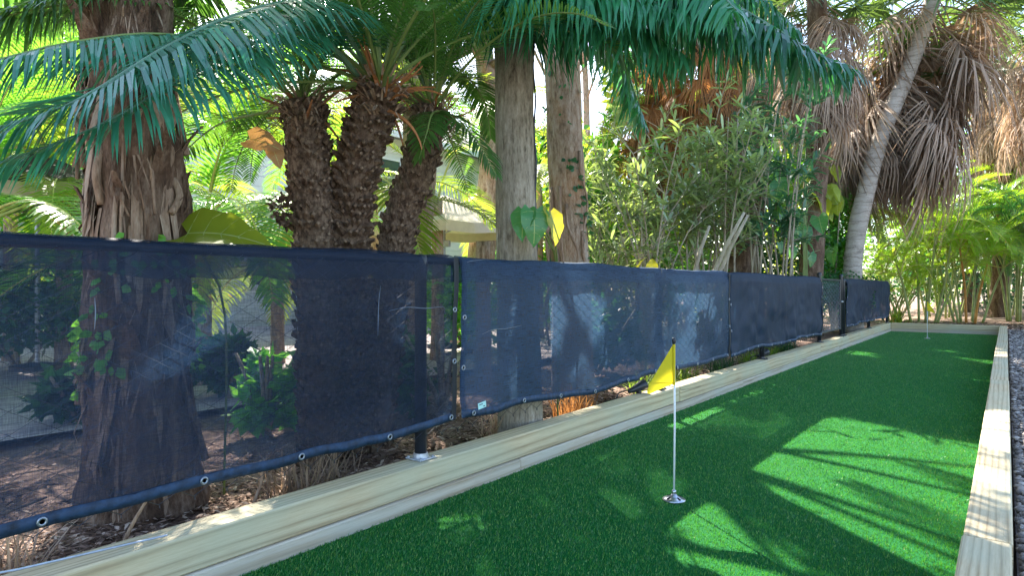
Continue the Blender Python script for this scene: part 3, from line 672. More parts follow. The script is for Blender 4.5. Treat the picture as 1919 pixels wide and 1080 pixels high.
def leafcloud(mb, centre, rad, n, ll, lw, rn, shell=.45, m=0, keep=None):
    for i in range(n):
        d = Vector((rn.gauss(0, 1), rn.gauss(0, 1), rn.gauss(0, 1))).normalized(); r = shell + (1 - shell) * rn.random() ** .6
        p = centre + Vector((d.x * rad[0], d.y * rad[1], d.z * rad[2])) * r
        if keep and not keep(p): continue
        a = (d * .6 + Vector((rn.uniform(-1, 1), rn.uniform(-1, 1), rn.uniform(-.9, .5)))).normalized(); b = a.cross(Vector((rn.uniform(-1, 1), rn.uniform(-1, 1), 1))).normalized()
        l = ll * rn.uniform(.6, 1.2); w_ = lw * rn.uniform(.7, 1.2)
        mb.add([p, p + a * l * .45 + b * w_, p + a * l, p + a * l * .45 - b * w_], [(0, 1, 2, 3)], m)
# frond kinds
R_ = math.radians
frond_set('cycad', 1.7, [R_(x) for x in (80, 66, 52, 38, 22, 6)], [R_(x) for x in (60, 75, 80, 80, 75, 60)], 62, .25, .0055, [M['cycad_top'], M['rachis']], lift=.25, droop=.18, t0=.16, rr=.013)
frond_set('lime', 2.6, [R_(x) for x in (78, 60, 42, 25, 5)], [R_(x) for x in (80, 95, 100, 95, 80)], 58, .52, .012, [M['lime'], M['rachis_y']], lift=.2, droop=.28, t0=.22, rr=.016)
frond_set('lime2', 2.6, [R_(x) for x in (78, 60, 42, 25, 5)], [R_(x) for x in (80, 95, 100, 95, 80)], 60, .46, .011, [M['lime2'], M['rachis_y']], lift=.25, droop=.22, t0=.2, rr=.016)
frond_set('areca', 2.2, [R_(x) for x in (82, 66, 50, 34, 16)], [R_(x) for x in (85, 110, 115, 105, 90)], 50, .44, .0095, [M['areca'], M['rachis_y']], lift=.4, droop=.2, mess=.08, t0=.2, rr=.014, fwd=.6)
frond_set('areca_d', 2.2, [R_(x) for x in (82, 60, 38, 16)], [R_(x) for x in (85, 110, 105, 90)], 50, .44, .0095, [M['areca_d'], M['rachis']], lift=.35, droop=.22, mess=.08, t0=.2, rr=.014, fwd=.6)
frond_set('queen', 3.0, [R_(x) for x in (75, 55, 35, 12)], [R_(x) for x in (95, 110, 110, 95)], 70, .5, .011, [M['queen'], M['rachis']], lift=.1, droop=.5, t0=.18, rr=.02)
DEAD = {}
for key, mm, n in (('dead', M['dead'], 4), ('dead_o', M['dead_o'], 3)):
    DEAD[key] = []
    for i in range(n):
        mb = MB(); fan(mb, R.uniform(.5, .8), (1, 0, R.uniform(-.7, .1)), 38, R.uniform(.95, 1.35), .012, 1.5, .8, 40 + i, pr=.014); DEAD[key].append(mb.mesh('dead_frond', [mm, M['strip']]))
SAB = []
for i in range(4):
    mb = MB(); fan(mb, R.uniform(.8, 1.1), (1, 0, (.9, .5, .1, -.2)[i]), 34, R.uniform(.95, 1.2), .020, 2.1, .22, 60 + i, pr=.014); SAB.append(mb.mesh('frond', [M['sabal'], M['rachis']]))

def sabal(name, label, pts, r0, r1, bark, ndead, nlive, skirt=2.0, group='palms with dead skirts', dead='dead', seed=0, rings=46, sc_=1.0, keep=True, clear=0):
    base = Vector(pts[0]); root = empty(name, base, label, 'palm tree', group); rn = random.Random(seed)
    mb = MB(); C = trunk(mb, pts, r0, r1, 18, rings, .05, .03, .2, seed); mb.build('trunk', bark, root, True, base)
    top = C[-1]; ax = (C[-1] - C[-6]).normalized()
    for i in range(ndead):
        s = rn.random() ** .8; p = top - ax * s * skirt * sc_; a = i * 2.399 + rn.uniform(-.3, .3); k = rn.uniform(.75, 1.15) * sc_
        if clear and s > .12 and Vector((math.cos(a), math.sin(a), 0)).dot(-Vector((p.x, p.y, 0)).normalized()) > .55: continue
        if keep and sunlit_big(p + Vector((math.cos(a) * .7 * k, math.sin(a) * .7 * k, -.5 * k))): continue
        link('dead_frond', rn.choice(DEAD[dead]), root, p - base, (rn.uniform(-.2, .2), rn.uniform(-.1, .35) + s * .35, a), k)
    for i in range(nlive):
        a = i * 2.399 + rn.uniform(-.2, .2); k = rn.uniform(.85, 1.15) * sc_; me = SAB[min(3, int(4 * i / nlive))]
        if keep and sunlit_big(top + Vector((math.cos(a) * 1.3 * k, math.sin(a) * 1.3 * k, .6 - i / nlive))): continue
        link('frond', me, root, top - base, (rn.uniform(-.15, .15), rn.uniform(-.15, .15), a), k)
    return root, C

# ------------------------------------------------------------------ the cycad clump behind the first screen
cy = empty('cycad', W(690, 470, 3.75) * 1, 'three trunked cycad with dark scaly trunks behind the fence', 'cycad'); cy.location.z = .05; CO = Vector(cy.location)
def cycad_trunk(pts, r0, r1, rows, label, seed, rough, band=1):
    rn = random.Random(seed); mb = MB(); C = trunk(mb, pts, r0, r1, 18, 40, .06, .0, .1, seed); o = mb.build('trunk', M['scale_dark'], cy, True, CO); o['label'] = label
    sb = MB(); N = len(C)
    for j in range(rows):
        s = (j + .5) / rows; fi = s * (N - 1); k = min(N - 2, int(fi)); p = C[k].lerp(C[k + 1], fi - k); T = (C[k + 1] - C[k]).normalized(); r = (r0 + (r1 - r0) * s) * .97
        a = (Vector((1, 0, 0)) - T * T.x).normalized(); b = T.cross(a); n = 19; r *= 1 + band * .11 * math.sin(s * 2 * math.pi * rows / 3.6)
        for q in range(n):
            an = 2 * math.pi * (q + .5 * (j % 2)) / n + rn.uniform(-.06, .06); d = a * math.cos(an) + b * math.sin(an); tn = T.cross(d); h = rn.uniform(.010, .036) * rough
            c = p + d * r * (1 + rn.uniform(-.02, .03)) + T * rn.uniform(-.018, .018) + tn * rn.uniform(-.008, .008); w2 = r * 2 * math.pi / n * .56; hh = .026
            tip = c + d * h + T * (.012 + rn.uniform(-.01, .02)) + tn * rn.uniform(-.01, .01)
            sb.add([c - tn * w2, c - T * hh, c + tn * w2, c + T * hh, tip - tn * w2 * .55, tip - T * hh * .35, tip + tn * w2 * .55, tip + T * hh * .45],
                   [(0, 1, 5, 4), (1, 2, 6, 5), (2, 3, 7, 6), (3, 0, 4, 7)]); nb = len(sb.v); sb.f.append((nb - 4, nb - 3, nb - 2, nb - 1)); sb.m.append(1)
    l = sb.build('leaf_base', [M['scale_dark'], M['scale_tip']], o, False, CO); l['kind'] = 'stuff'
    return C
ca = cycad_trunk([W(602, 900, 3.75), W(592, 460, 3.75), W(582, 330, 3.75), W(568, 195, 3.75)], .118, .118, 38, 'left banded cycad trunk', 1, 1.0)
cb = cycad_trunk([W(650, 900, 3.95), W(655, 450, 3.85), W(677, 290, 3.78), W(714, 165, 3.7)], .112, .108, 42, 'central shaggy cycad trunk', 2, 1.8, .2)
cc = cycad_trunk([W(690, 900, 4.05), W(742, 460, 4.1), W(780, 330, 4.1), W(812, 205, 4.1)], .118, .105, 34, 'right leaning banded cycad trunk', 3, .9)
bud = MB(); leafcloud(bud, W(535, 395, 3.66), (.07, .07, .09), 120, .05, .02, random.Random(4), .7); bud.build('side_bud', M['scale_dark'], cy, False, CO)
def clear_trunk(pts):
    for p in pts:
        u, v, D = proj(p)
        if (915 < u < 1130 and 85 < v < 480) or (D < 2.6 and v > -50) or (520 < u < 850 and 215 < v < 470 and D < 4.3): return True
    return False
crown(cy, 'cycad', ca[-1], 20, (.75, 1.0), seed=1, skip=clear_trunk); crown(cy, 'cycad', cb[-1], 40, (.85, 1.1), seed=2, skip=clear_trunk); crown(cy, 'cycad', cc[-1], 26, (.7, 1.0), seed=3, skip=clear_trunk)
# dry petioles and scales around the crowns
rn = random.Random(5)
pm = []
for i in range(3):
    mb = MB(); P = arch(R.uniform(.3, .5), .6, (1.2, .4, -.5)[i]); mb.tube(P, [.016 - .0015 * k for k in range(9)], 4); pm.append(mb.mesh('dry_petiole', M['petiole_dry']))
for C, n in ((cb, 26), (ca, 9), (cc, 12)):
    for i in range(n):
        link('dry_petiole', rn.choice(pm), cy, C[-1] - CO - Vector((0, 0, rn.uniform(0, .14))), (rn.uniform(-.6, .6), rn.uniform(-.5, .9), i * 2.4), rn.uniform(.5, 1.15))
fib = MB()
for C in (ca, cb, cc):
    for i in range(150):
        a = rn.random() * 6.28; p = C[-1] - Vector((0, 0, rn.uniform(-.04, .2))); d = Vector((math.cos(a), math.sin(a), rn.uniform(-.3, 1))).normalized(); s = d.cross(UP).normalized() * .006
        p = p + Vector((math.cos(a), math.sin(a), 0)) * .11; fib.strip([p, p + d * .08, p + d * .14 + Vector((0, 0, -.05))], [s, s], 0)
f = fib.build('crown_fibre', M['strip'], cy, False, CO); f['kind'] = 'stuff'
# long fronds that reach towards the camera over the fence
def hero(parent, O, sight, n, llen, lw, mats, seed, **kw):
    mb = MB(); pts = [W(*s) for s in sight]; pinnate(mb, [p - O for p in pts], n, llen, lw, seed=seed, **kw); return link('frond', mb.mesh('frond', mats), parent)
cm = [M['cycad'], M['rachis_b']]
hero(cy, CO, [(700, 160, 3.75), (640, 45, 3.4), (560, 5, 3.0), (444, 28, 2.65), (311, 89, 2.35), (133, 195, 2.1), (-70, 262, 1.95)], 140, .50, .0082, cm, 1, lift=-.05, droop=.42, t0=.10, fwd=.3, mess=.05, rr=.014)
hero(cy, CO, [(690, 165, 3.8), (560, 40, 3.3), (420, 66, 2.75), (300, 130, 2.45), (180, 178, 2.25), (40, 215, 2.15)], 125, .42, .0075, cm, 2, lift=.12, droop=.28, t0=.18, fwd=.45, mess=.05, rr=.013)
hero(cy, CO, [(690, 165, 3.75), (600, 70, 3.35), (480, 80, 2.85), (340, 150, 2.45), (190, 235, 2.2), (20, 300, 2.05), (-90, 340, 2.0)], 120, .42, .0075, cm, 11, lift=-.05, droop=.42, t0=.2, fwd=.3, rr=.013, mess=.05)
hero(cy, CO, [(560, 200, 3.8), (470, 100, 3.2), (310, 66, 2.75), (150, 78, 2.45), (0, 112, 2.25), (-120, 150, 2.15)], 115, .40, .0075, [M['cycad'], M['rachis']], 3, lift=-.2, droop=.5, mess=.06, t0=.2, fwd=.3, rr=.013)
hero(cy, CO, [(560, 195, 3.8), (430, 90, 3.5), (300, 20, 3.1), (120, 10, 2.8), (-100, 60, 2.6)], 90, .28, .0062, [M['cycad_top'], M['rachis']], 4, lift=.0, droop=.3, t0=.3, fwd=.3, rr=.013)
hero(cy, CO, [(555, 205, 3.75), (480, 215, 3.9), (400, 240, 4.1), (320, 310, 4.3)], 60, .24, .006, [M['cycad_top'], M['rachis']], 5, lift=.1, droop=.25, t0=.2, rr=.012)
hero(cy, CO, [(830, 190, 4.1), (850, 150, 4.2), (880, 150, 4.4), (910, 200, 4.6), (920, 260, 4.7)], 70, .24, .006, [M['cycad_top'], M['rachis']], 6, lift=.1, droop=.3, t0=.15, rr=.012)
hero(cy, CO, [(830, 210, 4.0), (850, 225, 3.8), (890, 260, 3.7), (930, 330, 3.6)], 30, .22, .009, [M['cycad_top'], M['rachis']], 8, lift=.1, droop=.3, t0=.1, rr=.01)
hero(cy, CO, [(830, 210, 4.0), (810, 215, 3.8), (800, 250, 3.65), (785, 300, 3.6)], 26, .20, .009, [M['cycad_top'], M['rachis']], 9, lift=.1, droop=.3, t0=.1, rr=.01)

# ------------------------------------------------------------------ palms along the fence
def vine_leaves(parent, O, C, r, n, s0, s1, ll, mats, seed, name='creeper'):
    rn = random.Random(seed); mb = MB(); strands = [(rn.random() * 6.28, rn.uniform(-3, 3), s0 + (s1 - s0) * rn.uniform(0, .3), s0 + (s1 - s0) * rn.uniform(.5, 1)) for _ in range(7)]
    for i in range(n):
        a_, tw_, z0_, z1_ = strands[i % 7]; q_ = rn.random() ** 1.4; p = C[int((z0_ + (z1_ - z0_) * q_) * (len(C) - 1))]; a = a_ + tw_ * q_ + rn.gauss(0, .22); d = Vector((math.cos(a), math.sin(a), 0)); q = p + d * (r + .01)
        e = (d * .5 + Vector((rn.uniform(-.6, .6), rn.uniform(-.6, .6), rn.uniform(-.9, .1)))).normalized(); b = e.cross(d).normalized(); l = ll * rn.uniform(.5, 1.2)
        mb.add([q, q + e * l * .35 + b * l * .36, q + e * l * .75 + b * l * .22, q + e * l, q + e * l * .75 - b * l * .22, q + e * l * .35 - b * l * .36], [(0, 1, 2, 3, 4, 5)])
    o = mb.build(name, mats, parent, False, O); o['kind'] = 'stuff'; return o
def boots(parent, O, C, r0, r1, n, s0, s1, ln, seed, mat):
    rn = random.Random(seed); me = []
    for i in range(3):
        mb = MB(); P = [Vector((0, 0, 0)), Vector((.05, 0, .12)), Vector((.13, 0, .28)), Vector((.24, 0, .42))]
        V = []
        for k, p in enumerate(P):
            wd = (.085, .07, .045, .02)[k] * (1 + .2 * i); V += [p + Vector((0, -wd, 0)), p + Vector((.018, 0, .01)), p + Vector((0, wd, 0)), p + Vector((-.02, 0, 0))]
        fs = [(k * 4 + q, k * 4 + (q + 1) % 4, k * 4 + 4 + (q + 1) % 4, k * 4 + 4 + q) for k in range(3) for q in range(4)] + [(12, 13, 14, 15)]; mb.add(V, fs); me.append(mb.mesh('boot', mat))
    for i in range(n):
        s = s0 + (s1 - s0) * (i + .5) / n; p = C[int(s * (len(C) - 1))]; a = i * 2.399; r = r0 + (r1 - r0) * s
        link('boot', rn.choice(me), parent, p + Vector((math.cos(a) * r, math.sin(a) * r, 0)) * .92 - O, (rn.uniform(-.15, .15), rn.uniform(-.3, .15), a), (ln * rn.uniform(.6, 1.2)))
# left palm, big peeling trunk
b0 = W(262, 700, 3.0); b0.z = .06
p1 = empty('sabal_palm', b0, 'thick peeling palm trunk with creepers behind the nearest screen', 'palm tree')
mb = MB(); C1 = trunk(mb, [b0, W(262, 440, 3.0), W(255, 300, 3.0), W(240, 130, 3.0), W(238, -60, 3.0), W(240, -420, 3.0)], .22, .15, 30, 90, .17, .0, .15, 4); mb.build('trunk', M['bark_boot'], p1, True, b0)
boots(p1, b0, C1, .20, .15, 56, .12, .95, .55, 6, M['bark_boot'])
rn = random.Random(9)
for i in range(230):                                                   # hanging bark strips and aerial roots
    s = rn.uniform(.06, .62); p = C1[int(s * 89)]; a = rn.random() * 6.28; d = Vector((math.cos(a), math.sin(a), 0)); q = p + d * (.205 - .05 * s); L = rn.uniform(.15, .55)
    if i % 4 == 0: MB().tube(catmull([q, q + d * .03 + Vector((0, 0, -L * .5)), q + d * rn.uniform(-.0, .05) + Vector((rn.uniform(-.05, .05), rn.uniform(-.05, .05), -L))], 8), rn.uniform(.006, .022), 5).build('aerial_root', M['strip'], p1, True, b0)
    else:
        t = Vector((-d.y, d.x, 0)) * rn.uniform(.006, .022); MB().strip([q, q + d * .02 + Vector((0, 0, -L * .4)), q + d * rn.uniform(.02, .07) + Vector((0, 0, -L * .8)), q + d * .05 + Vector((0, 0, -L))], [t, t * 1.1, t * .8]).build('bark_strip', M['strip'] if i % 3 else M['bark_boot'], p1, False, b0)
fb_ = MB()
for i in range(900):
    s = rn.uniform(.05, .9); p = C1[int(s * 89)]; a = rn.random() * 6.28; d = Vector((math.cos(a), math.sin(a), 0)); q = p + d * (.215 - .055 * s) * rn.uniform(.95, 1.1); L = rn.uniform(.05, .22); t = Vector((-d.y, d.x, 0)) * rn.uniform(.002, .006)
    e = Vector((rn.uniform(-.3, .3), rn.uniform(-.3, .3), rn.choice((-1, -1, 1)))); fb_.strip([q, q + e * L * .5 + d * rn.uniform(0, .03), q + e * L + d * rn.uniform(0, .05)], [t, t * .8], rn.randint(0, 1))
fb_.build('bark_fibre', [M['strip'], M['bark_boot']], p1, False, b0)['kind'] = 'stuff'
vine_leaves(p1, b0, C1, .235, 190, .16, .42, .06, M['shrub'], 3)
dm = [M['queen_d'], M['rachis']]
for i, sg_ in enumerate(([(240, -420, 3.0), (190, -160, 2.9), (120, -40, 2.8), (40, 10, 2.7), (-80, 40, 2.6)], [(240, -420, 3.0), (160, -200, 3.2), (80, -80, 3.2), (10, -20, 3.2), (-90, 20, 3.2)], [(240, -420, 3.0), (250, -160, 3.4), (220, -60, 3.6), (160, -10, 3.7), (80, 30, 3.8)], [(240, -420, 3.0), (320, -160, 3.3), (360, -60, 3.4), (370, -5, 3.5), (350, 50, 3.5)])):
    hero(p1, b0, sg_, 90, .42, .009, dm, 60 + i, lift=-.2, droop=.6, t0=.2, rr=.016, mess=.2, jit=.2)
# two smooth trunks
def straight(name, label, sight, r0, r1, bark, seed, roots=False):
    b = W(*sight[0]); b.z = .05; pts = [b] + [W(*s) for s in sight[1:]]; root = empty(name, b, label, 'palm tree', 'tall bare palm trunks behind the second screen')
    mb = MB(); C = trunk(mb, pts, r0, r1, 24, 60, .035, .0, .12, seed); mb.build('trunk', bark, root, True, b); return root, C, b
p2, C2, B2 = straight('queen_palm', 'grey furrowed palm trunk with a thin cable down its side', [(975, 820, 4.4), (968, 470, 4.4), (964, 120, 4.4), (962, -200, 4.4)], .148, .128, M['bark_grey'], 2)
MB().tube([C2[i] + Vector((CT, ST, 0)) * (.146 - .018 * i / 59 + .006 * math.sin(i * .9)) + Vector((ST, -CT, 0)) * .03 for i in range(3, 60)], .007, 6).build('cable', M['iron'], p2, True, B2)
p3, C3, B3 = straight('queen_palm', 'brown tinged palm trunk with creepers beside the grey one', [(1075, 760, 6.05), (1068, 470, 6.05), (1052, 120, 6.05), (1046, -220, 6.05)], .19, .145, M['bark_tan'], 5)
vine_leaves(p3, B3, C3, .17, 240, .18, .66, .06, M['dshrub'], 8)
for i in range(9):
    a = rn.uniform(3.6, 6.2); s = rn.uniform(.25, .5); q = C3[int(s * 59)] + Vector((math.cos(a), math.sin(a), 0)) * .18
    MB().tube(catmull([q, q + Vector((.02, -.02, -.2)), q + Vector((rn.uniform(-.12, .12), rn.uniform(-.1, .1), -.5)), q + Vector((rn.uniform(-.1, .1), 0, -.9))], 10), rn.uniform(.008, .02), 5).build('aerial_root', M['strip'], p3, True, B3)
# overhanging feather fronds (from the grey palm's crown above the frame)
qm = [M['queen'], M['rachis_b']]
def hq(sight, n, ll, seed, **kw):
    k = dict(lift=-.45, droop=.9, t0=.08, fwd=.2, rr=.018, mess=.34, jit=.28); k.update(kw); hero(p2, B2, sight, int(n * 1.55), ll * 1.35, .0125, qm, seed, **k)
hq([(962, -200, 4.4), (1080, -120, 4.5), (1230, -70, 4.1), (1360, 0, 3.8), (1450, 52, 3.65), (1520, 95, 3.6), (1600, 134, 3.6)], 110, .46, 1)
hq([(962, -200, 4.4), (1100, -140, 4.9), (1280, -90, 4.6), (1400, -20, 4.4), (1460, 25, 4.35), (1500, 62, 4.3)], 90, .40, 2)
hq([(962, -200, 4.4), (1020, -60, 4.4), (1100, 0, 4.0), (1200, 50, 3.8), (1290, 110, 3.7)], 90, .46, 3)
hq([(962, -200, 4.4), (940, -40, 4.4), (960, 0, 4.1), (1040, 20, 3.9), (1120, 50, 3.85)], 80, .44, 4)
hq([(962, -200, 4.4), (900, -60, 4.6), (850, -10, 4.4), (800, 20, 4.2), (730, 60, 4.1)], 80, .40, 5)
hq([(962, -200, 4.4), (1120, -130, 4.2), (1250, -80, 3.7), (1330, -30, 3.4), (1380, 20, 3.2)], 80, .44, 6)
hq([(962, -200, 4.4), (1090, -60, 4.6), (1150, 40, 4.6), (1170, 120, 4.6), (1210, 235, 4.6)], 70, .34, 7, droop=.5)
hq([(962, -200, 4.4), (960, -90, 4.2), (980, -50, 3.9), (1060, -30, 3.7), (1180, -10, 3.6), (1290, 30, 3.5)], 100, .46, 21)
hq([(962, -200, 4.4), (1010, -100, 4.2), (1100, -70, 3.9), (1230, -40, 3.8), (1350, 20, 3.75), (1440, 80, 3.7)], 100, .48, 22)
hq([(962, -200, 4.4), (930, -110, 4.4), (900, -60, 4.1), (880, -10, 3.95), (870, 50, 3.9)], 80, .40, 23)
hq([(962, -200, 4.4), (1000, -90, 5.6), (1050, -20, 6.0), (1100, 30, 6.2), (1150, 80, 6.3)], 70, .42, 8)
crown(p2, 'queen', C2[-1], 10, (.8, 1.0), emin=R_(30), seed=12, strict=1)
crown(p3, 'queen', C3[-1], 18, (.8, 1.05), seed=13, strict=4)
# booted trunk beyond the oleander
b = W(1392, 640, 11.6); b.z = .08
p4 = empty('sabal_palm', b, 'booted palm trunk half hidden among the oleander canes', 'palm tree')
mb = MB(); C4 = trunk(mb, [b, W(1388, 470, 11.6), W(1368, 300, 11.6), W(1340, 150, 11.6), W(1320, 60, 11.6)], .28, .25, 20, 50, .12, 0, .2, 8); mb.build('trunk', M['bark_boot'], p4, True, b)
boots(p4, b, C4, .24, .2, 46, .1, .98, .8, 8, M['bark_boot'])
for i in range(20): link('dead_frond', rn.choice(DEAD['dead_o']), p4, C4[-1] - b - Vector((0, 0, rn.uniform(0, 1.2))), (0, rn.uniform(.1, .6), i * 2.4), rn.uniform(.7, 1.0))
for i in range(14): link('frond', SAB[i % 4], p4, C4[-1] - b, (rn.uniform(-.2, .2), rn.uniform(-.2, .2), i * 2.4), rn.uniform(.8, 1.1))
# leaning palms with dead skirts
lb = W(1597, 560, 14.6); lb.z = .1
sabal('sabal_palm', 'tall pale palm leaning over the far end with a grey dead skirt', [lb, W(1600, 480, 14.6), W(1618, 380, 14.7), W(1650, 260, 14.9), W(1700, 140, 15.2), W(1735, 40, 15.5), W(1755, -20, 15.6)], .20, .17, M['bark_lean'], 150, 26, 2.2, seed=21, sc_=1.7, keep=False, clear=1.1)
lb = W(1515, 560, 16.0); lb.z = .1
sabal('sabal_palm', 'darker palm leaning behind the tall pale one', [lb, W(1535, 400, 16), W(1562, 320, 16), W(1615, 245, 16.3), W(1690, 170, 16.8)], .20, .17, M['bark_tan'], 60, 10, 2.0, seed=22, sc_=1.3, keep=False)
for i, (u, vtop, D, nd, lab, ro) in enumerate(((1530, -10, 13.5, 56, 'palm with grey brown skirt above the oleander', 'dead'), (1885, 120, 21, 60, 'skirted palm at the frame edge behind the areca', 'dead'), (1225, 95, 13.2, 46, 'orange skirted palm behind the pale oleander leaves', 'dead_o'),
                                               (1830, 30, 24, 60, 'farthest skirted palm above the areca clump', 'dead'), (1420, -60, 17, 40, 'tall skirted palm rising out of the picture behind the canes', 'dead'), (1965, 40, 17, 60, 'skirted palm cut by the edge of the picture over the gravel', 'dead'))):
    b = W(u - 14, 560, D); b.z = .1
    sabal('sabal_palm', lab, [b, W(u - 5, 400, D), W(u + 6, (400 + vtop) / 2, D), W(u, vtop, D)], .24, .2, M['bark_boot'], nd, 20, 2.0, seed=30 + i, sc_=1.25 if D > 14 else 1.05, dead=ro, keep=(i != 2))

# ------------------------------------------------------------------ oleander thicket
def oleander(label, base, canes, leaves, mat, seed, spread, ll=.19, zmax=3.6):
    rn = random.Random(seed); root = empty('oleander_shrub', base, label, 'shrub', 'oleander shrubs behind the fence'); fol = MB(); tw = MB()
    tips = []
    for i in range(canes):
        a = rn.random() * 6.28; r = rn.uniform(.2, 1) * spread; L = rn.uniform(.75, 1.05) * zmax; d = Vector((math.cos(a) * r, math.sin(a) * r, 0)); s0 = Vector((rn.uniform(-.35, .35), rn.uniform(-.5, .5), 0))
        C = catmull([base + s0, base + s0 + d * .22 + Vector((0, 0, L * .4)), base + s0 + d * .6 + Vector((0, 0, L * .75)), base + s0 + d * 1.1 + Vector((0, 0, L))], 14)
        MB().tube(C, [.021 * (1 - .7 * k / 13) * rn.uniform(.85, 1.2) for k in range(14)], 6).build('cane', M['cane'], root, True, base)
        for k in range(7):
            p = C[rn.randint(6, 13)]; e = (Vector((rn.uniform(-1, 1), rn.uniform(-1, 1), rn.uniform(.1, 1.0)))).normalized(); q = p + e * rn.uniform(.25, .7); tw.tube([p, p.lerp(q, .5) + Vector((0, 0, .03)), q], [.007, .005, .003], 4, cap=False); tips.append((p, q))
    for p, q in tips:
        dirn = (q - p).normalized()
        for j in range(leaves):
            s = rn.uniform(.15, 1.05); c = p.lerp(q, s)
            if sunlit_big(c) and rn.random() < .9: continue
            e = (dirn * rn.uniform(.1, .9) + Vector((rn.uniform(-1, 1), rn.uniform(-1, 1), rn.uniform(-.5, .6)))).normalized(); b = e.cross(Vector((rn.uniform(-.4, .4), rn.uniform(-.4, .4), 1))).normalized() * ll * .085; l = ll * rn.uniform(.7, 1.2)
            fol.strip([c, c + e * l * .4, c + e * l * .75 - Vector((0, 0, l * .06)), c + e * l - Vector((0, 0, l * .15))], [b * .5, b, b * .8], 0)
    tw.build('twigs', M['cane'], root, False, base)['kind'] = 'stuff'; o = fol.build('foliage', mat, root, False, base); o['kind'] = 'stuff'
def base_at(u, D, z=.08): p = W(u, 560, D); p.z = z; return p
oleander('pale grey green oleander with bare canes behind the lighter blue screen', base_at(1195, 9.3), 20, 17, M['oleander'], 1, 1.2, .26, 2.8)
oleander('silvery oleander leaning in front of the booted palm trunk', base_at(1325, 10.2), 20, 17, M['oleander'], 2, 1.2, .27, 3.8)
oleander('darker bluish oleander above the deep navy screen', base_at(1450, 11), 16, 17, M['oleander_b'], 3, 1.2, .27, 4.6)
oleander('yellow green oleander standing back between the trunks and the canes', base_at(1140, 12), 16, 17, M['shrub'], 4, 1.5, .26, 3.7)
for i, (u0, v0, u1, v1, D) in enumerate(((1300, 520, 1330, 425, 7.6), (1335, 520, 1395, 400, 7.4), (1345, 520, 1402, 405, 7.5))):
    root = empty('leaning_cane', W(u0, v0 + 60, D), ('thin pale cane leaning beside the booted trunk', 'thick pale cane slanting across the booted trunk', 'second pale cane close against the slanting one')[i], 'cane', 'pale canes above the screen')
    MB().tube([W(u0 - 20, v0 + 140, D), W(u0, v0, D), W((u0 + u1) / 2 - 3, (v0 + v1) / 2, D), W(u1, v1, D)], [.03, .028, .024, .016], 7).build('cane', M['cane'], root, True, root.location)

# ------------------------------------------------------------------ large leaves
def big_leaf(L, Wd, heart=.18, fold=.25, droop=.35):
    """heart shaped leaf along +X, hanging a little, with a sunken midrib and slightly wavy edge"""
    mb = MB(); n = 10; V = []
    for i in range(n + 1):
        s = i / n; wd = Wd * (math.sin(math.pi * min(1, (s * .93 + .07)) ** .62) ** .85) if s < 1 else 0
        x = L * s; z = -droop * L * s * s; back = -heart * L * (1 - s) ** 3
        for k in (-1, -.55, 0, .55, 1): V.append((x + back * abs(k), wd * k / 1.0 * .5, z + abs(k) * wd * fold * .5 + .012 * math.sin(i * 1.9 + k * 4) * abs(k)))
    fs = [(i * 5 + k, i * 5 + k + 1, (i + 1) * 5 + k + 1, (i + 1) * 5 + k) for i in range(n) for k in range(4)]
    mb.add(V, fs)
    P = lambda i, k: Vector(V[i * 5 + k]) + Vector((0, 0, .0025))
    def vein(a, b, w_):
        s = (b - a).cross(UP).normalized() * w_; mb.strip([a, (a + b) / 2, b], [s, s * .7], 1)
    for i in range(n - 1):
        s = Vector((0, .0035, 0)); mb.add([P(i, 2) - s, P(i, 2) + s, P(i + 1, 2) + s, P(i + 1, 2) - s], [(0, 1, 2, 3)], 1)
        if i % 2 == 0 and 0 < i + 2 < n:
            for k in (0, 4): vein(P(i, 2), P(i + 1, 1 if k == 0 else 3), .0022); vein(P(i + 1, 1 if k == 0 else 3), P(i + 2, k), .0018)
    return mb
BL = {k: big_leaf(.34, .30, .18).mesh('leaf', [M[k], M['vein']], True) for k in ('philo', 'philo_y', 'philo_l', 'dryleaf')}
def leaf_at(parent, kind, sight, k, rot):
    p = W(*sight); return link('leaf', BL[kind], parent, p - Vector(parent.location), rot, k)
def philodendron(label, base, leaves, group='philodendrons'):
    root = empty('philodendron', base, label, 'plant', group)
    for kind, sight, k, rot in leaves:
        leaf_at(root, kind, sight, k, rot); p = W(*sight); MB().tube(catmull([base, Vector((base.x, base.y, max(.6, p.z - .35))), p], 10), .006, 5).build('stalk', M['rachis'], root, True, base)
    return root
D2 = math.degrees
philodendron('large green and yellow heart leaves in front of the grey palm trunk', base_at(1045, 4.75, .1), [('philo', (985, 398, 4.1), .58, (0, R_(55), TH - 2.0)), ('philo', (1000, 398, 4.05), .64, (0, R_(72), TH - 1.3)), ('philo_y', (1030, 400, 4.1), .62, (0, R_(60), TH - .7))])
philodendron('broad lime leaf resting over the top of the nearest screen', base_at(420, 3.1, .1), [('philo_l', (352, 440, 2.95), 1.05, (R_(38), R_(-6), TH + .05))])
r_ = empty('dry_leaf', W(470, 262, 3.4), 'curled brown dry leaf caught by the left cycad trunk', 'leaf')
leaf_at(r_, 'dryleaf', (468, 262, 3.4), .5, (R_(60), R_(10), TH - .1)); leaf_at(r_, 'dryleaf', (508, 276, 3.45), .36, (R_(50), R_(60), TH))
vines = []
rn = random.Random(14)
vl = []
for i in range(44):
    u = rn.uniform(1450, 1570); v = 290 + rn.random() * 190 + (u - 1440) * .1; kind = 'philo_l' if (u > 1510 and v < 400) else 'philo'
    Dv = rn.uniform(2.95, 3.6) / (ST - CT * (u - 959.5) / F); vl.append((kind, (u, v, Dv), rn.uniform(.55, 1.15) * Dv / 11, (rn.uniform(-.5, .5), R_(rn.uniform(30, 85)), TH - 1.4 + rn.uniform(-1.3, 1.3))))
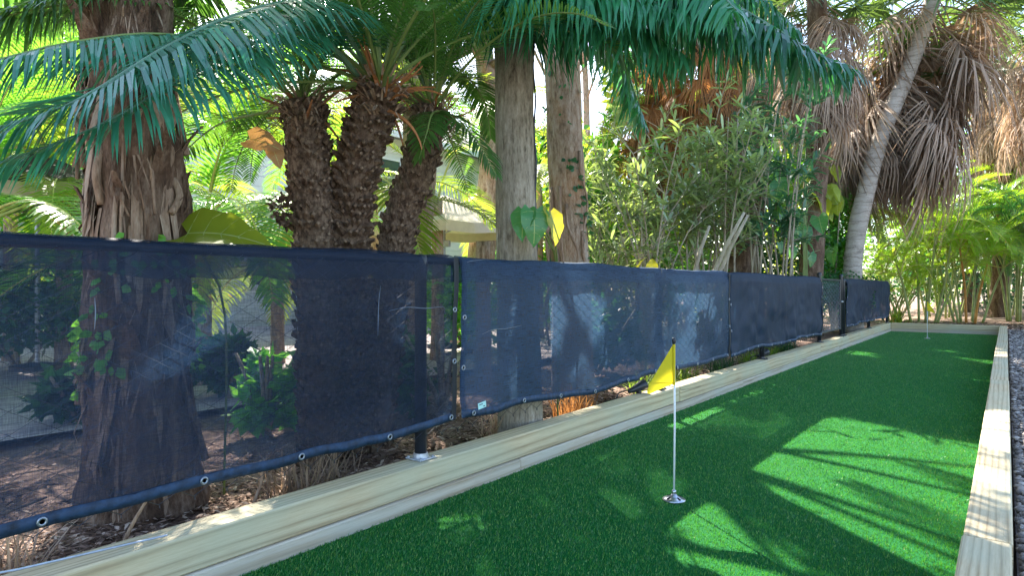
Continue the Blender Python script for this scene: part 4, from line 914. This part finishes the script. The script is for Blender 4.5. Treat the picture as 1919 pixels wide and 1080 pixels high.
philodendron('climbing mass of big green leaves at the end of the oleander', base_at(1510, 12.6, .1), vl)
philodendron('bright yellow leaves poking above the lighter blue screen', base_at(1210, 6.2, .1), [('philo_y', (1195, 508, 6.2), .42, (0, R_(-75), .4)), ('philo_y', (1222, 510, 6.2), .40, (0, R_(-80), 2.0)), ('philo_y', (1165, 512, 6.2), .36, (0, R_(-55), 1.2))])
# leafy shrubs
def shrub(label, base, rad, n, ll, lw, mat, seed, group='leafy shrubs beyond the fence', name='shrub'):
    rn = random.Random(seed); root = empty(name, base, label, 'shrub', group)
    for i in range(6):
        a = rn.random() * 6.28; MB().tube(catmull([base, base + Vector((math.cos(a) * rad[0] * .3, math.sin(a) * rad[1] * .3, rad[2] * .8)), base + Vector((math.cos(a) * rad[0] * .6, math.sin(a) * rad[1] * .6, rad[2] * 1.5))], 8), [.025 - .002 * k for k in range(8)], 5).build('stem', M['cane'], root, True, base)
    mb = MB()
    for q in range(7):
        c = base + Vector((rn.uniform(-.55, .55) * rad[0], rn.uniform(-.55, .55) * rad[1], rad[2] * rn.uniform(.55, 1.45)))
        leafcloud(mb, c, [x * rn.uniform(.4, .62) for x in rad], n // 7, ll, lw, rn, .35, keep=lambda p: p.z > .1 and not sunlit_big(p))
    o = mb.build('foliage', mat, root, False, base); o['kind'] = 'stuff'
shrub('bright green small leaved shrub left of the leaning palm', base_at(1560, 15.2, .1), (.8, 1.2, 1.95), 7000, .085, .03, M['shrub'], 1)
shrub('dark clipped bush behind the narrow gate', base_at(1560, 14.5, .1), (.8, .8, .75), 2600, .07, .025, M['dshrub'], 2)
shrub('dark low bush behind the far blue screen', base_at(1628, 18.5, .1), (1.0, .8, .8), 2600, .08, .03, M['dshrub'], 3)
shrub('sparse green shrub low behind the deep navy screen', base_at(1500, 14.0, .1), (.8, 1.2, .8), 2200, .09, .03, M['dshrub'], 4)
for i, (u, D, rd, mt, lb_) in enumerate(((40, 7.5, (1.4, 1.4, .8), 'dshrub', 'low dark shrub seen through the nearest screen'), (150, 4.6, (.28, .34, .26), 'dshrub', 'small dark shrub just left of the thick trunk behind the screen'), (430, 5.6, (.34, .4, .3), 'dshrub', 'low shrub behind the screen between thick trunk and cycad'), (500, 4.5, (.35, .4, .36), 'shrub', 'small green plant close left of the cycad behind the screen'), (690, 6.4, (.4, .5, .35), 'dshrub', 'low shrub behind the cycad trunks'), (830, 5.2, (.5, .5, .42), 'dshrub', 'low shrub behind the seam between the first two screens'), (1120, 7.4, (.7, .8, .5), 'dshrub', 'low shrub right of the brown tinged trunk'), (880, 9.5, (1.2, 1.2, .75), 'shrub', 'green shrub behind the right cycad trunk'), (1020, 13, (1.6, 1.6, 1.2), 'shrub', 'green shrub glimpsed between the two bare trunks'),
                                         (1290, 13, (1.8, 1.8, 1.3), 'shrub', 'green shrub deep behind the oleander'), (1440, 15.5, (1.8, 1.8, 1.4), 'dshrub', 'dark shrub deep behind the big leaved climber'), (1690, 23.5, (2.2, 1.6, 1.3), 'dshrub', 'dark undergrowth shrub behind the areca clump'), (1850, 24, (2.6, 1.6, 1.5), 'dshrub', 'dark undergrowth shrub behind the right areca'), (1990, 22, (2.6, 1.6, 1.4), 'dshrub', 'dark undergrowth shrub at the edge of the gravel'))):
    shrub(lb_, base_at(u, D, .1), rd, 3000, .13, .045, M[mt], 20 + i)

# ------------------------------------------------------------------ areca palms
def areca(label, base, canes, hgt, key, seed, spread=.5, nf=6, scale=(.7, 1.05), orange=False, keep=True, group='areca palm clumps'):
    rn = random.Random(seed); root = empty('areca_palm', base, label, 'palm', group); n = 0
    for i in range(canes):
        a = i * 2.399 + seed; r = spread * (.25 + .75 * rn.random()); h = hgt * rn.uniform(.55, 1.0); d = Vector((math.cos(a), math.sin(a), 0))
        C = catmull([base + d * r * .6, base + d * r + Vector((0, 0, h * .5)), base + d * (r + .25 * rn.random() + .15) + Vector((0, 0, h))], 10)
        mat = M['orangecane'] if (orange and i in (1, 4)) else M['greencane']
        MB().tube(C, [.034 - .0012 * k for k in range(10)], 8).build('cane', mat, root, True, base)
        crown(root, key, C[-1], nf, scale, seed=seed * 13 + i, keep=keep)
    return root
areca('lush sunlit areca palm past the far timber, left of the orange cane', base_at(1725, 18.4), 8, 2.5, 'areca', 1, .9, 6, (.75, 1.1))
areca('areca palm with an orange cane past the far timber', base_at(1815, 18.2), 9, 2.3, 'areca', 2, .8, 6, (.75, 1.1), True)
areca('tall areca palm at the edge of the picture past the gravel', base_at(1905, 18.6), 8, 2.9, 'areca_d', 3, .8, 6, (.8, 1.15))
areca('areca palm standing behind the first row past the far timber', base_at(1770, 20.8), 8, 3.9, 'areca', 4, .9, 6, (.8, 1.2))
areca('dark areca palm behind the right end of the timber', base_at(1870, 21.5), 8, 4.1, 'areca', 5, .9, 6, (.8, 1.2))
areca('low yellowing areca palm beside the far screen end', base_at(1668, 20.0), 6, 1.4, 'areca', 6, .4, 6, (.55, .8))
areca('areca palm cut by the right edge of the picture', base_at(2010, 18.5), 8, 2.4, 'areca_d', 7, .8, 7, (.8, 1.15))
# backlit feather palms behind cycad and trunks
def feather(label, base, hgt, key, n, seed, scale=(.8, 1.1), r=.09, lean=0.0, keep=True):
    root = empty('feather_palm', base, label, 'palm', 'backlit feather palms behind the cycad'); mb = MB(); top = base + Vector((lean, lean * .5, hgt))
    C = trunk(mb, [base, base.lerp(top, .5) + Vector((lean * .1, 0, 0)), top], r, r * .8, 12, 16, .05, .04, .2, seed); mb.build('trunk', M['bark_tan'], root, True, base)
    crown(root, key, C[-1], n, scale, seed=seed, keep=keep, strict=2 if 700 < proj(base)[0] < 1300 else 5); return root
FP = [(-60, 5.5, 1.5, 'lime2', 16, 'bright feather palm low behind the thick peeling trunk, at the picture edge'), (120, 7.2, 1.9, 'lime', 18, 'yellow green feather palm left of the thick peeling trunk'), (380, 6.4, 1.5, 'lime2', 16, 'green feather palm between the thick trunk and the cycad'),
      (520, 8.2, 1.3, 'lime', 16, 'pale lime feather palm in front of the white house'), (640, 6.8, 1.7, 'lime', 14, 'yellow feather palm glowing between the cycad trunks'), (820, 8.6, 2.2, 'lime', 18, 'yellow green feather palm above the tan umbrella'),
      (905, 6.6, 1.5, 'lime2', 14, 'bluish green feather palm close left of the grey trunk'), (1120, 13.5, 3.4, 'lime', 18, 'lime feather palm high behind the bare trunks'), (300, 9.5, 3.2, 'lime2', 18, 'tall feather palm behind the long cycad fronds'),
      (1010, 12.5, 3.0, 'lime', 16, 'far feather palm glimpsed between the bare trunks'), (1260, 14.5, 4.0, 'lime', 16, 'yellow feather palm behind the silvery oleander'), (20, 8.5, 3.4, 'lime2', 18, 'tall feather palm in the upper corner behind dark fronds'), (700, 10.5, 3.8, 'lime2', 20, 'tall feather palm behind the cycad crown'), (1565, 17, 2.8, 'lime', 16, 'yellow feather palm behind the small leaved shrub')]
for i, (u, D, hg_, key, n, lab) in enumerate(FP): feather(lab, base_at(u, D), hg_, key, n, 40 + i)
# tall leafy trees closing the view behind
def backdrop(label, base, rad, n, mat, seed):
    rn = random.Random(seed); root = empty('broadleaf_tree', base, label, 'tree', 'leafy trees closing the view')
    mb = MB(); top = base + Vector((0, 0, rad[2] * 1.3)); C = trunk(mb, [base, base.lerp(top, .5) + Vector((.2, .1, 0)), top], .16, .07, 10, 14, .06, 0, .3, seed)
    for k in range(9):
        a = C[rn.randint(4, 13)]; q = base + Vector((rn.uniform(-.8, .8) * rad[0], rn.uniform(-.8, .8) * rad[1], rad[2] * rn.uniform(.7, 1.8))); mb.tube(catmull([a, a.lerp(q, .5), q], 6), [.05 - .007 * t for t in range(6)], 5)
    mb.build('trunk', M['bark_tan'], root, True, base); cr = MB()
    for q in range(13):
        c = base + Vector((rn.uniform(-.7, .7) * rad[0], rn.uniform(-.7, .7) * rad[1], rad[2] * rn.uniform(.12, 1.85)))
        leafcloud(cr, c, [x * rn.uniform(.25, .45) for x in rad], n // 13, .26, .075, rn, .3, keep=lambda p: p.z > .1 and not sunlit_big(p))
    cr.build('crown', mat, root, False, base)['kind'] = 'stuff'
BT = [(1090, 17, (2.4, 2.4, 3.4), 'lime_leaf', 'lime leafed tree far between the bare trunks and the oleander'), (1250, 19, (2.6, 2.6, 4.0), 'lime_leaf', 'lime leafed tree far behind the silvery oleander'), (1390, 20, (2.8, 2.8, 4.2), 'shrub', 'green leafed tree far behind the booted trunk'), (1510, 23, (2.8, 2.8, 4.4), 'lime_leaf', 'yellow green tree far behind the big leaved climber'),
      (1640, 28, (3.2, 3.2, 4.4), 'shrub', 'green tree far behind the leaning palm'), (1760, 30, (3.6, 3.6, 4.6), 'dshrub', 'dark tree far behind the areca palms'), (1900, 30, (3.8, 3.8, 5.0), 'shrub', 'green tree far behind the frame edge areca'), (-40, 12.5, (2.2, 2.2, 3.6), 'shrub', 'green tree behind the dark umbrella'), (970, 24, (2.8, 2.8, 4.0), 'shrub', 'distant green tree seen past the house end'), (2050, 26, (3.6, 3.6, 5.0), 'shrub', 'green tree beyond the gravel side')]
for i, (u, D, rd, mt, lb_) in enumerate(BT): backdrop(lb_, base_at(u, D, .1), rd, 5200, M[mt], 70 + i)
# bromeliad, grass tufts and sticks
def tuft(label, base, n, L, mat, seed, wd=.008, group='grassy tufts at the fence foot', name='grass_tuft', cat='plant'):
    rn = random.Random(seed); root = empty(name, base, label, cat, group); mb = MB()
    for i in range(n):
        a = rn.random() * 6.28; el = rn.uniform(.5, 1.45); l = L * rn.uniform(.5, 1.1); d = Vector((math.cos(a) * math.cos(el), math.sin(a) * math.cos(el), math.sin(el))); s = Vector((-math.sin(a), math.cos(a), 0)) * wd; p = base + Vector((rn.uniform(-.12, .12), rn.uniform(-.2, .2), 0)); c = [p]
        for f in range(3): c.append(c[-1] + d * l / 3); d = (d + Vector((0, 0, -.25))).normalized()
        mb.strip(c, [s, s * .9, s * .6])
    mb.build('blades', mat, root, False, base)['kind'] = 'stuff'
tuft('spiky pale bromeliad by the far screen end', base_at(1682, 17.6, .1), 46, .65, M['lime'], 1, .02, name='bromeliad', group='bromeliads')
tl = ['brown dry grass tuft under the nearest screen', 'dry straw tuft left of the first post', 'tuft of brown needles at the foot of the grey trunk', 'brown straw tuft right of the grey trunk', 'green weeds just right of the yellow flag', 'lime weeds under the end of the lighter blue screen', 'dark weeds under the deep navy screen', 'weeds beside the second small fixture', 'green weeds before the gate', 'weeds under the middle of the deep navy screen']
for i, (y, mt) in enumerate(((.55, 'dead'), (1.9, 'dead'), (3.55, 'dead'), (4.35, 'dead_o'), (5.75, 'grassy'), (6.5, 'grassy'), (7.5, 'dshrub'), (8.6, 'grassy'), (10.6, 'dshrub'), (9.5, 'grassy'))):
    tuft(tl[i], Vector((-2.62 - R.uniform(0, .18), y, .08)), 190, .30, M[mt], 50 + i, .004)
# sticks and fallen leaves by the timber
rn = random.Random(77)
for i, lab in enumerate(('bent dry stick standing under the nearest screen', 'short bare twig lying by the nearest timber', 'curved brown root near the loose wire', 'thin dry twig beside the first post')):
    y = (.98, .35, .62, 1.6)[i]; b = Vector((-2.60 - .05 * i, y, .08)); root = empty('dry_stick', b, lab, 'stick', 'dry sticks in the mulch')
    MB().tube(catmull([b, b + Vector((.03, .03, .12)), b + Vector((.08, rn.uniform(-.1, .12), .24 if i != 1 else .1)), b + Vector((.09, rn.uniform(.05, .25), .30 if i != 1 else .12))], 12), [.009 - .0005 * k for k in range(12)], 6).build('stick', M['strip'], root, True, b)

# ------------------------------------------------------------------ house, umbrellas behind
hs = empty('house', (-15.6, 7, .1), 'white boarded house glimpsed between the palms', 'house'); HO = Vector(hs.location)
wl = MB().box((-18.6, 9.5, 3.0), (6.0, 25.0, 5.9)).build('wall', M['paint'], hs, False, HO)
bd = MB().box((0, 0, 0), (.03, 24.96, .262), bev=.006).mesh('board', M['paint'])
for k in range(21): o = link('board', bd, wl, Vector((-15.575, 9.5, .38 + k * .272)) - HO, (0, .06, 0))
for (y, z, wy, hz) in ((3.2, 1.9, 1.2, 1.5), (6.3, 2.0, .9, 1.7), (9.6, 1.9, 1.4, 1.5), (13.6, 1.9, 1.2, 1.5), (6.3, 4.6, .9, 1.2), (13.6, 4.6, 1.2, 1.2)):
    wn = MB().box((0, 0, 0), (.05, wy, hz), bev=.004).build('window', M['glass'], hs); wn.location = Vector((-15.53, y, z)) - HO
    fr = MB()
    for dy in (-wy / 2, wy / 2): fr.box((.03, dy, 0), (.06, .09, hz + .09))
    for dz in (-hz / 2, hz / 2, 0): fr.box((.027, 0, dz), (.05, wy - .09, .07))
    fr.build('frame', M['trim'], wn)
rf = MB().add([(-22.2, -3.6, 5.9), (-14.9, -3.6, 5.9), (-14.9, 22.6, 5.9), (-22.2, 22.6, 5.9), (-18.6, -1.5, 8.1), (-18.6, 20.5, 8.1)], [(0, 1, 4), (1, 2, 5, 4), (2, 3, 5), (3, 0, 4, 5), (3, 2, 1, 0)]).build('roof', M['roof'], hs, False, HO)
MB().box((-14.88, 9.5, 5.86), (.05, 26.2, .2)).build('fascia', M['trim'], rf, False, HO)
def umbrella(label, base, rad, zr, zt, mat, val, seed):
    root = empty('patio_umbrella', base, label, 'umbrella', 'patio umbrellas'); mb = MB(); n = 8; V = [Vector((0, 0, zt))]
    for ring, (f, z) in enumerate(((.33, zt - (zt - zr) * .30), (.68, zt - (zt - zr) * .66), (1.0, zr))):
        for k in range(n * 2):
            a = math.pi * k / n; r = rad * f * (1 if k % 2 == 0 else .955); V.append(Vector((r * math.cos(a), r * math.sin(a), z - (.0 if k % 2 == 0 else .03 * f))))
    N = n * 2; fs = [(0, 1 + k, 1 + (k + 1) % N) for k in range(N)] + [(1 + g_ * N + k, 1 + g_ * N + N + k, 1 + g_ * N + N + (k + 1) % N, 1 + g_ * N + (k + 1) % N) for g_ in (0, 1) for k in range(N)]
    c = mb.add(V, fs).build('canopy', mat, root)
    vb = MB(); e = V[1 + 2 * N:]; W2 = e + [q - Vector((0, 0, .14)) for q in e]; vb.add(W2, [(k, (k + 1) % N, N + (k + 1) % N, N + k) for k in range(N)]).build('valance', val, c)
    MB().lathe([(.024, 0), (.024, zt), (.0, zt + .08)], 10).build('pole', M['galv'], root, True); MB().lathe([(.25, 0), (.25, .05), (.05, .08)], 16).build('base', M['iron'], root)
    for k in range(n):
        a = 2 * math.pi * k / n; MB().tube([(0, 0, zr - .1), (rad * .6 * math.cos(a), rad * .6 * math.sin(a), zt - (zt - zr) * .62)], .008, 4).build('rib', M['galv'], root)
    MB().box((.06, 0, zr - .25), (.12, .05, .10), bev=.01).build('crank', M['galv'], root)
umbrella('tan patio umbrella behind the right cycad trunk', base_at(832, 9.4, .22), 1.05, 1.78, 2.25, M['canvas'], M['canvas'], 1)
umbrella('dark patio umbrella with a tan rim left of the thick trunk', base_at(70, 6.9, .22), 1.0, 1.92, 2.35, M['canvas_d'], M['canvas_t'], 2)

# ------------------------------------------------------------------ added trees with unseen crowns, leaves placed along sun rays to shade the court
rn = random.Random(99)
NT_ = 7; cents = []; groups = [[] for _ in range(NT_)]
tree_y = [3.5, 8.0, 13.0, 18.5, 24.0, 29.5, 35.0]
for i in range(15000):
    x = rn.uniform(-2.6, .45 if i % 3 else (2.0 if i % 2 else .45)); y = rn.uniform(.2, 19.0)
    if x > .45 and y > 9: continue
    if x < -1.3 and y < 9.5 and fb((x * 1.1, y * 1.1, 21)) < .28: continue      # the screens shade this strip themselves
    if any(sunlit(x + dx, y + dy) for dx, dy in ((0, 0), (.1, 0), (-.1, 0), (0, .1), (0, -.1))): continue
    s = 6.4
    for it in range(200):
        q = Vector((x, y, 0)) + Vector((S.x, S.y, S.z)) * s; D = -q.x * ST + q.y * CT
        if q.z > H + .475 * D + .2: break
        s += .3
    s += abs(rn.gauss(0, 1.3)); q = Vector((x, y, 0)) + S * s
    j = min(range(NT_), key=lambda k: abs(tree_y[k] - q.y) + rn.uniform(0, 2)); groups[j].append(q)
tnames = ['first tall tree added for shade above the cycad', 'tall tree added for shade above the bare palm trunks', 'tall tree added for shade above the oleander', 'tall tree added for shade above the climber', 'tall tree added for shade beyond the leaning palm', 'very tall tree added for shade far behind the fence', 'farthest tall tree added for shade behind the house end']
for j, pts in enumerate(groups):
    if not pts: continue
    c = sum(pts, Vector()) / len(pts); base = Vector((c.x - 1.0, c.y + .6, .1)); root = empty('added_shade_tree', base, tnames[j], 'tree', 'trees added for shade')
    mb = MB(); C = trunk(mb, [base, base.lerp(c, .5) + Vector((.3, 0, 0)), Vector((base.x * .7 + c.x * .3, base.y * .7 + c.y * .3, c.z))], .26, .12, 14, 30, .06, 0, .3, j)
    for k in range(16):
        q = rn.choice(pts); a = C[rn.randint(18, 29)]; mb.tube(catmull([a, a.lerp(q, .5) + Vector((0, 0, -.2)), q], 8), [.07 - .008 * t for t in range(8)], 6)
    mb.build('trunk', M['bark_tan'], root, True, base)
    cr = MB()
    for q in pts:
        l = rn.uniform(.20, .42); a = Vector((rn.uniform(-1, 1), rn.uniform(-1, 1), rn.uniform(-.7, .3))).normalized(); b = a.cross(S + Vector((rn.uniform(-.5, .5), rn.uniform(-.5, .5), rn.uniform(-.5, .5)))).normalized() * l * .26
        cr.add([q - a * l * .5, q + b, q + a * l * .5, q - b], [(0, 1, 2, 3)])
    o = cr.build('crown', M['tall'], root, False, base); o['kind'] = 'stuff'
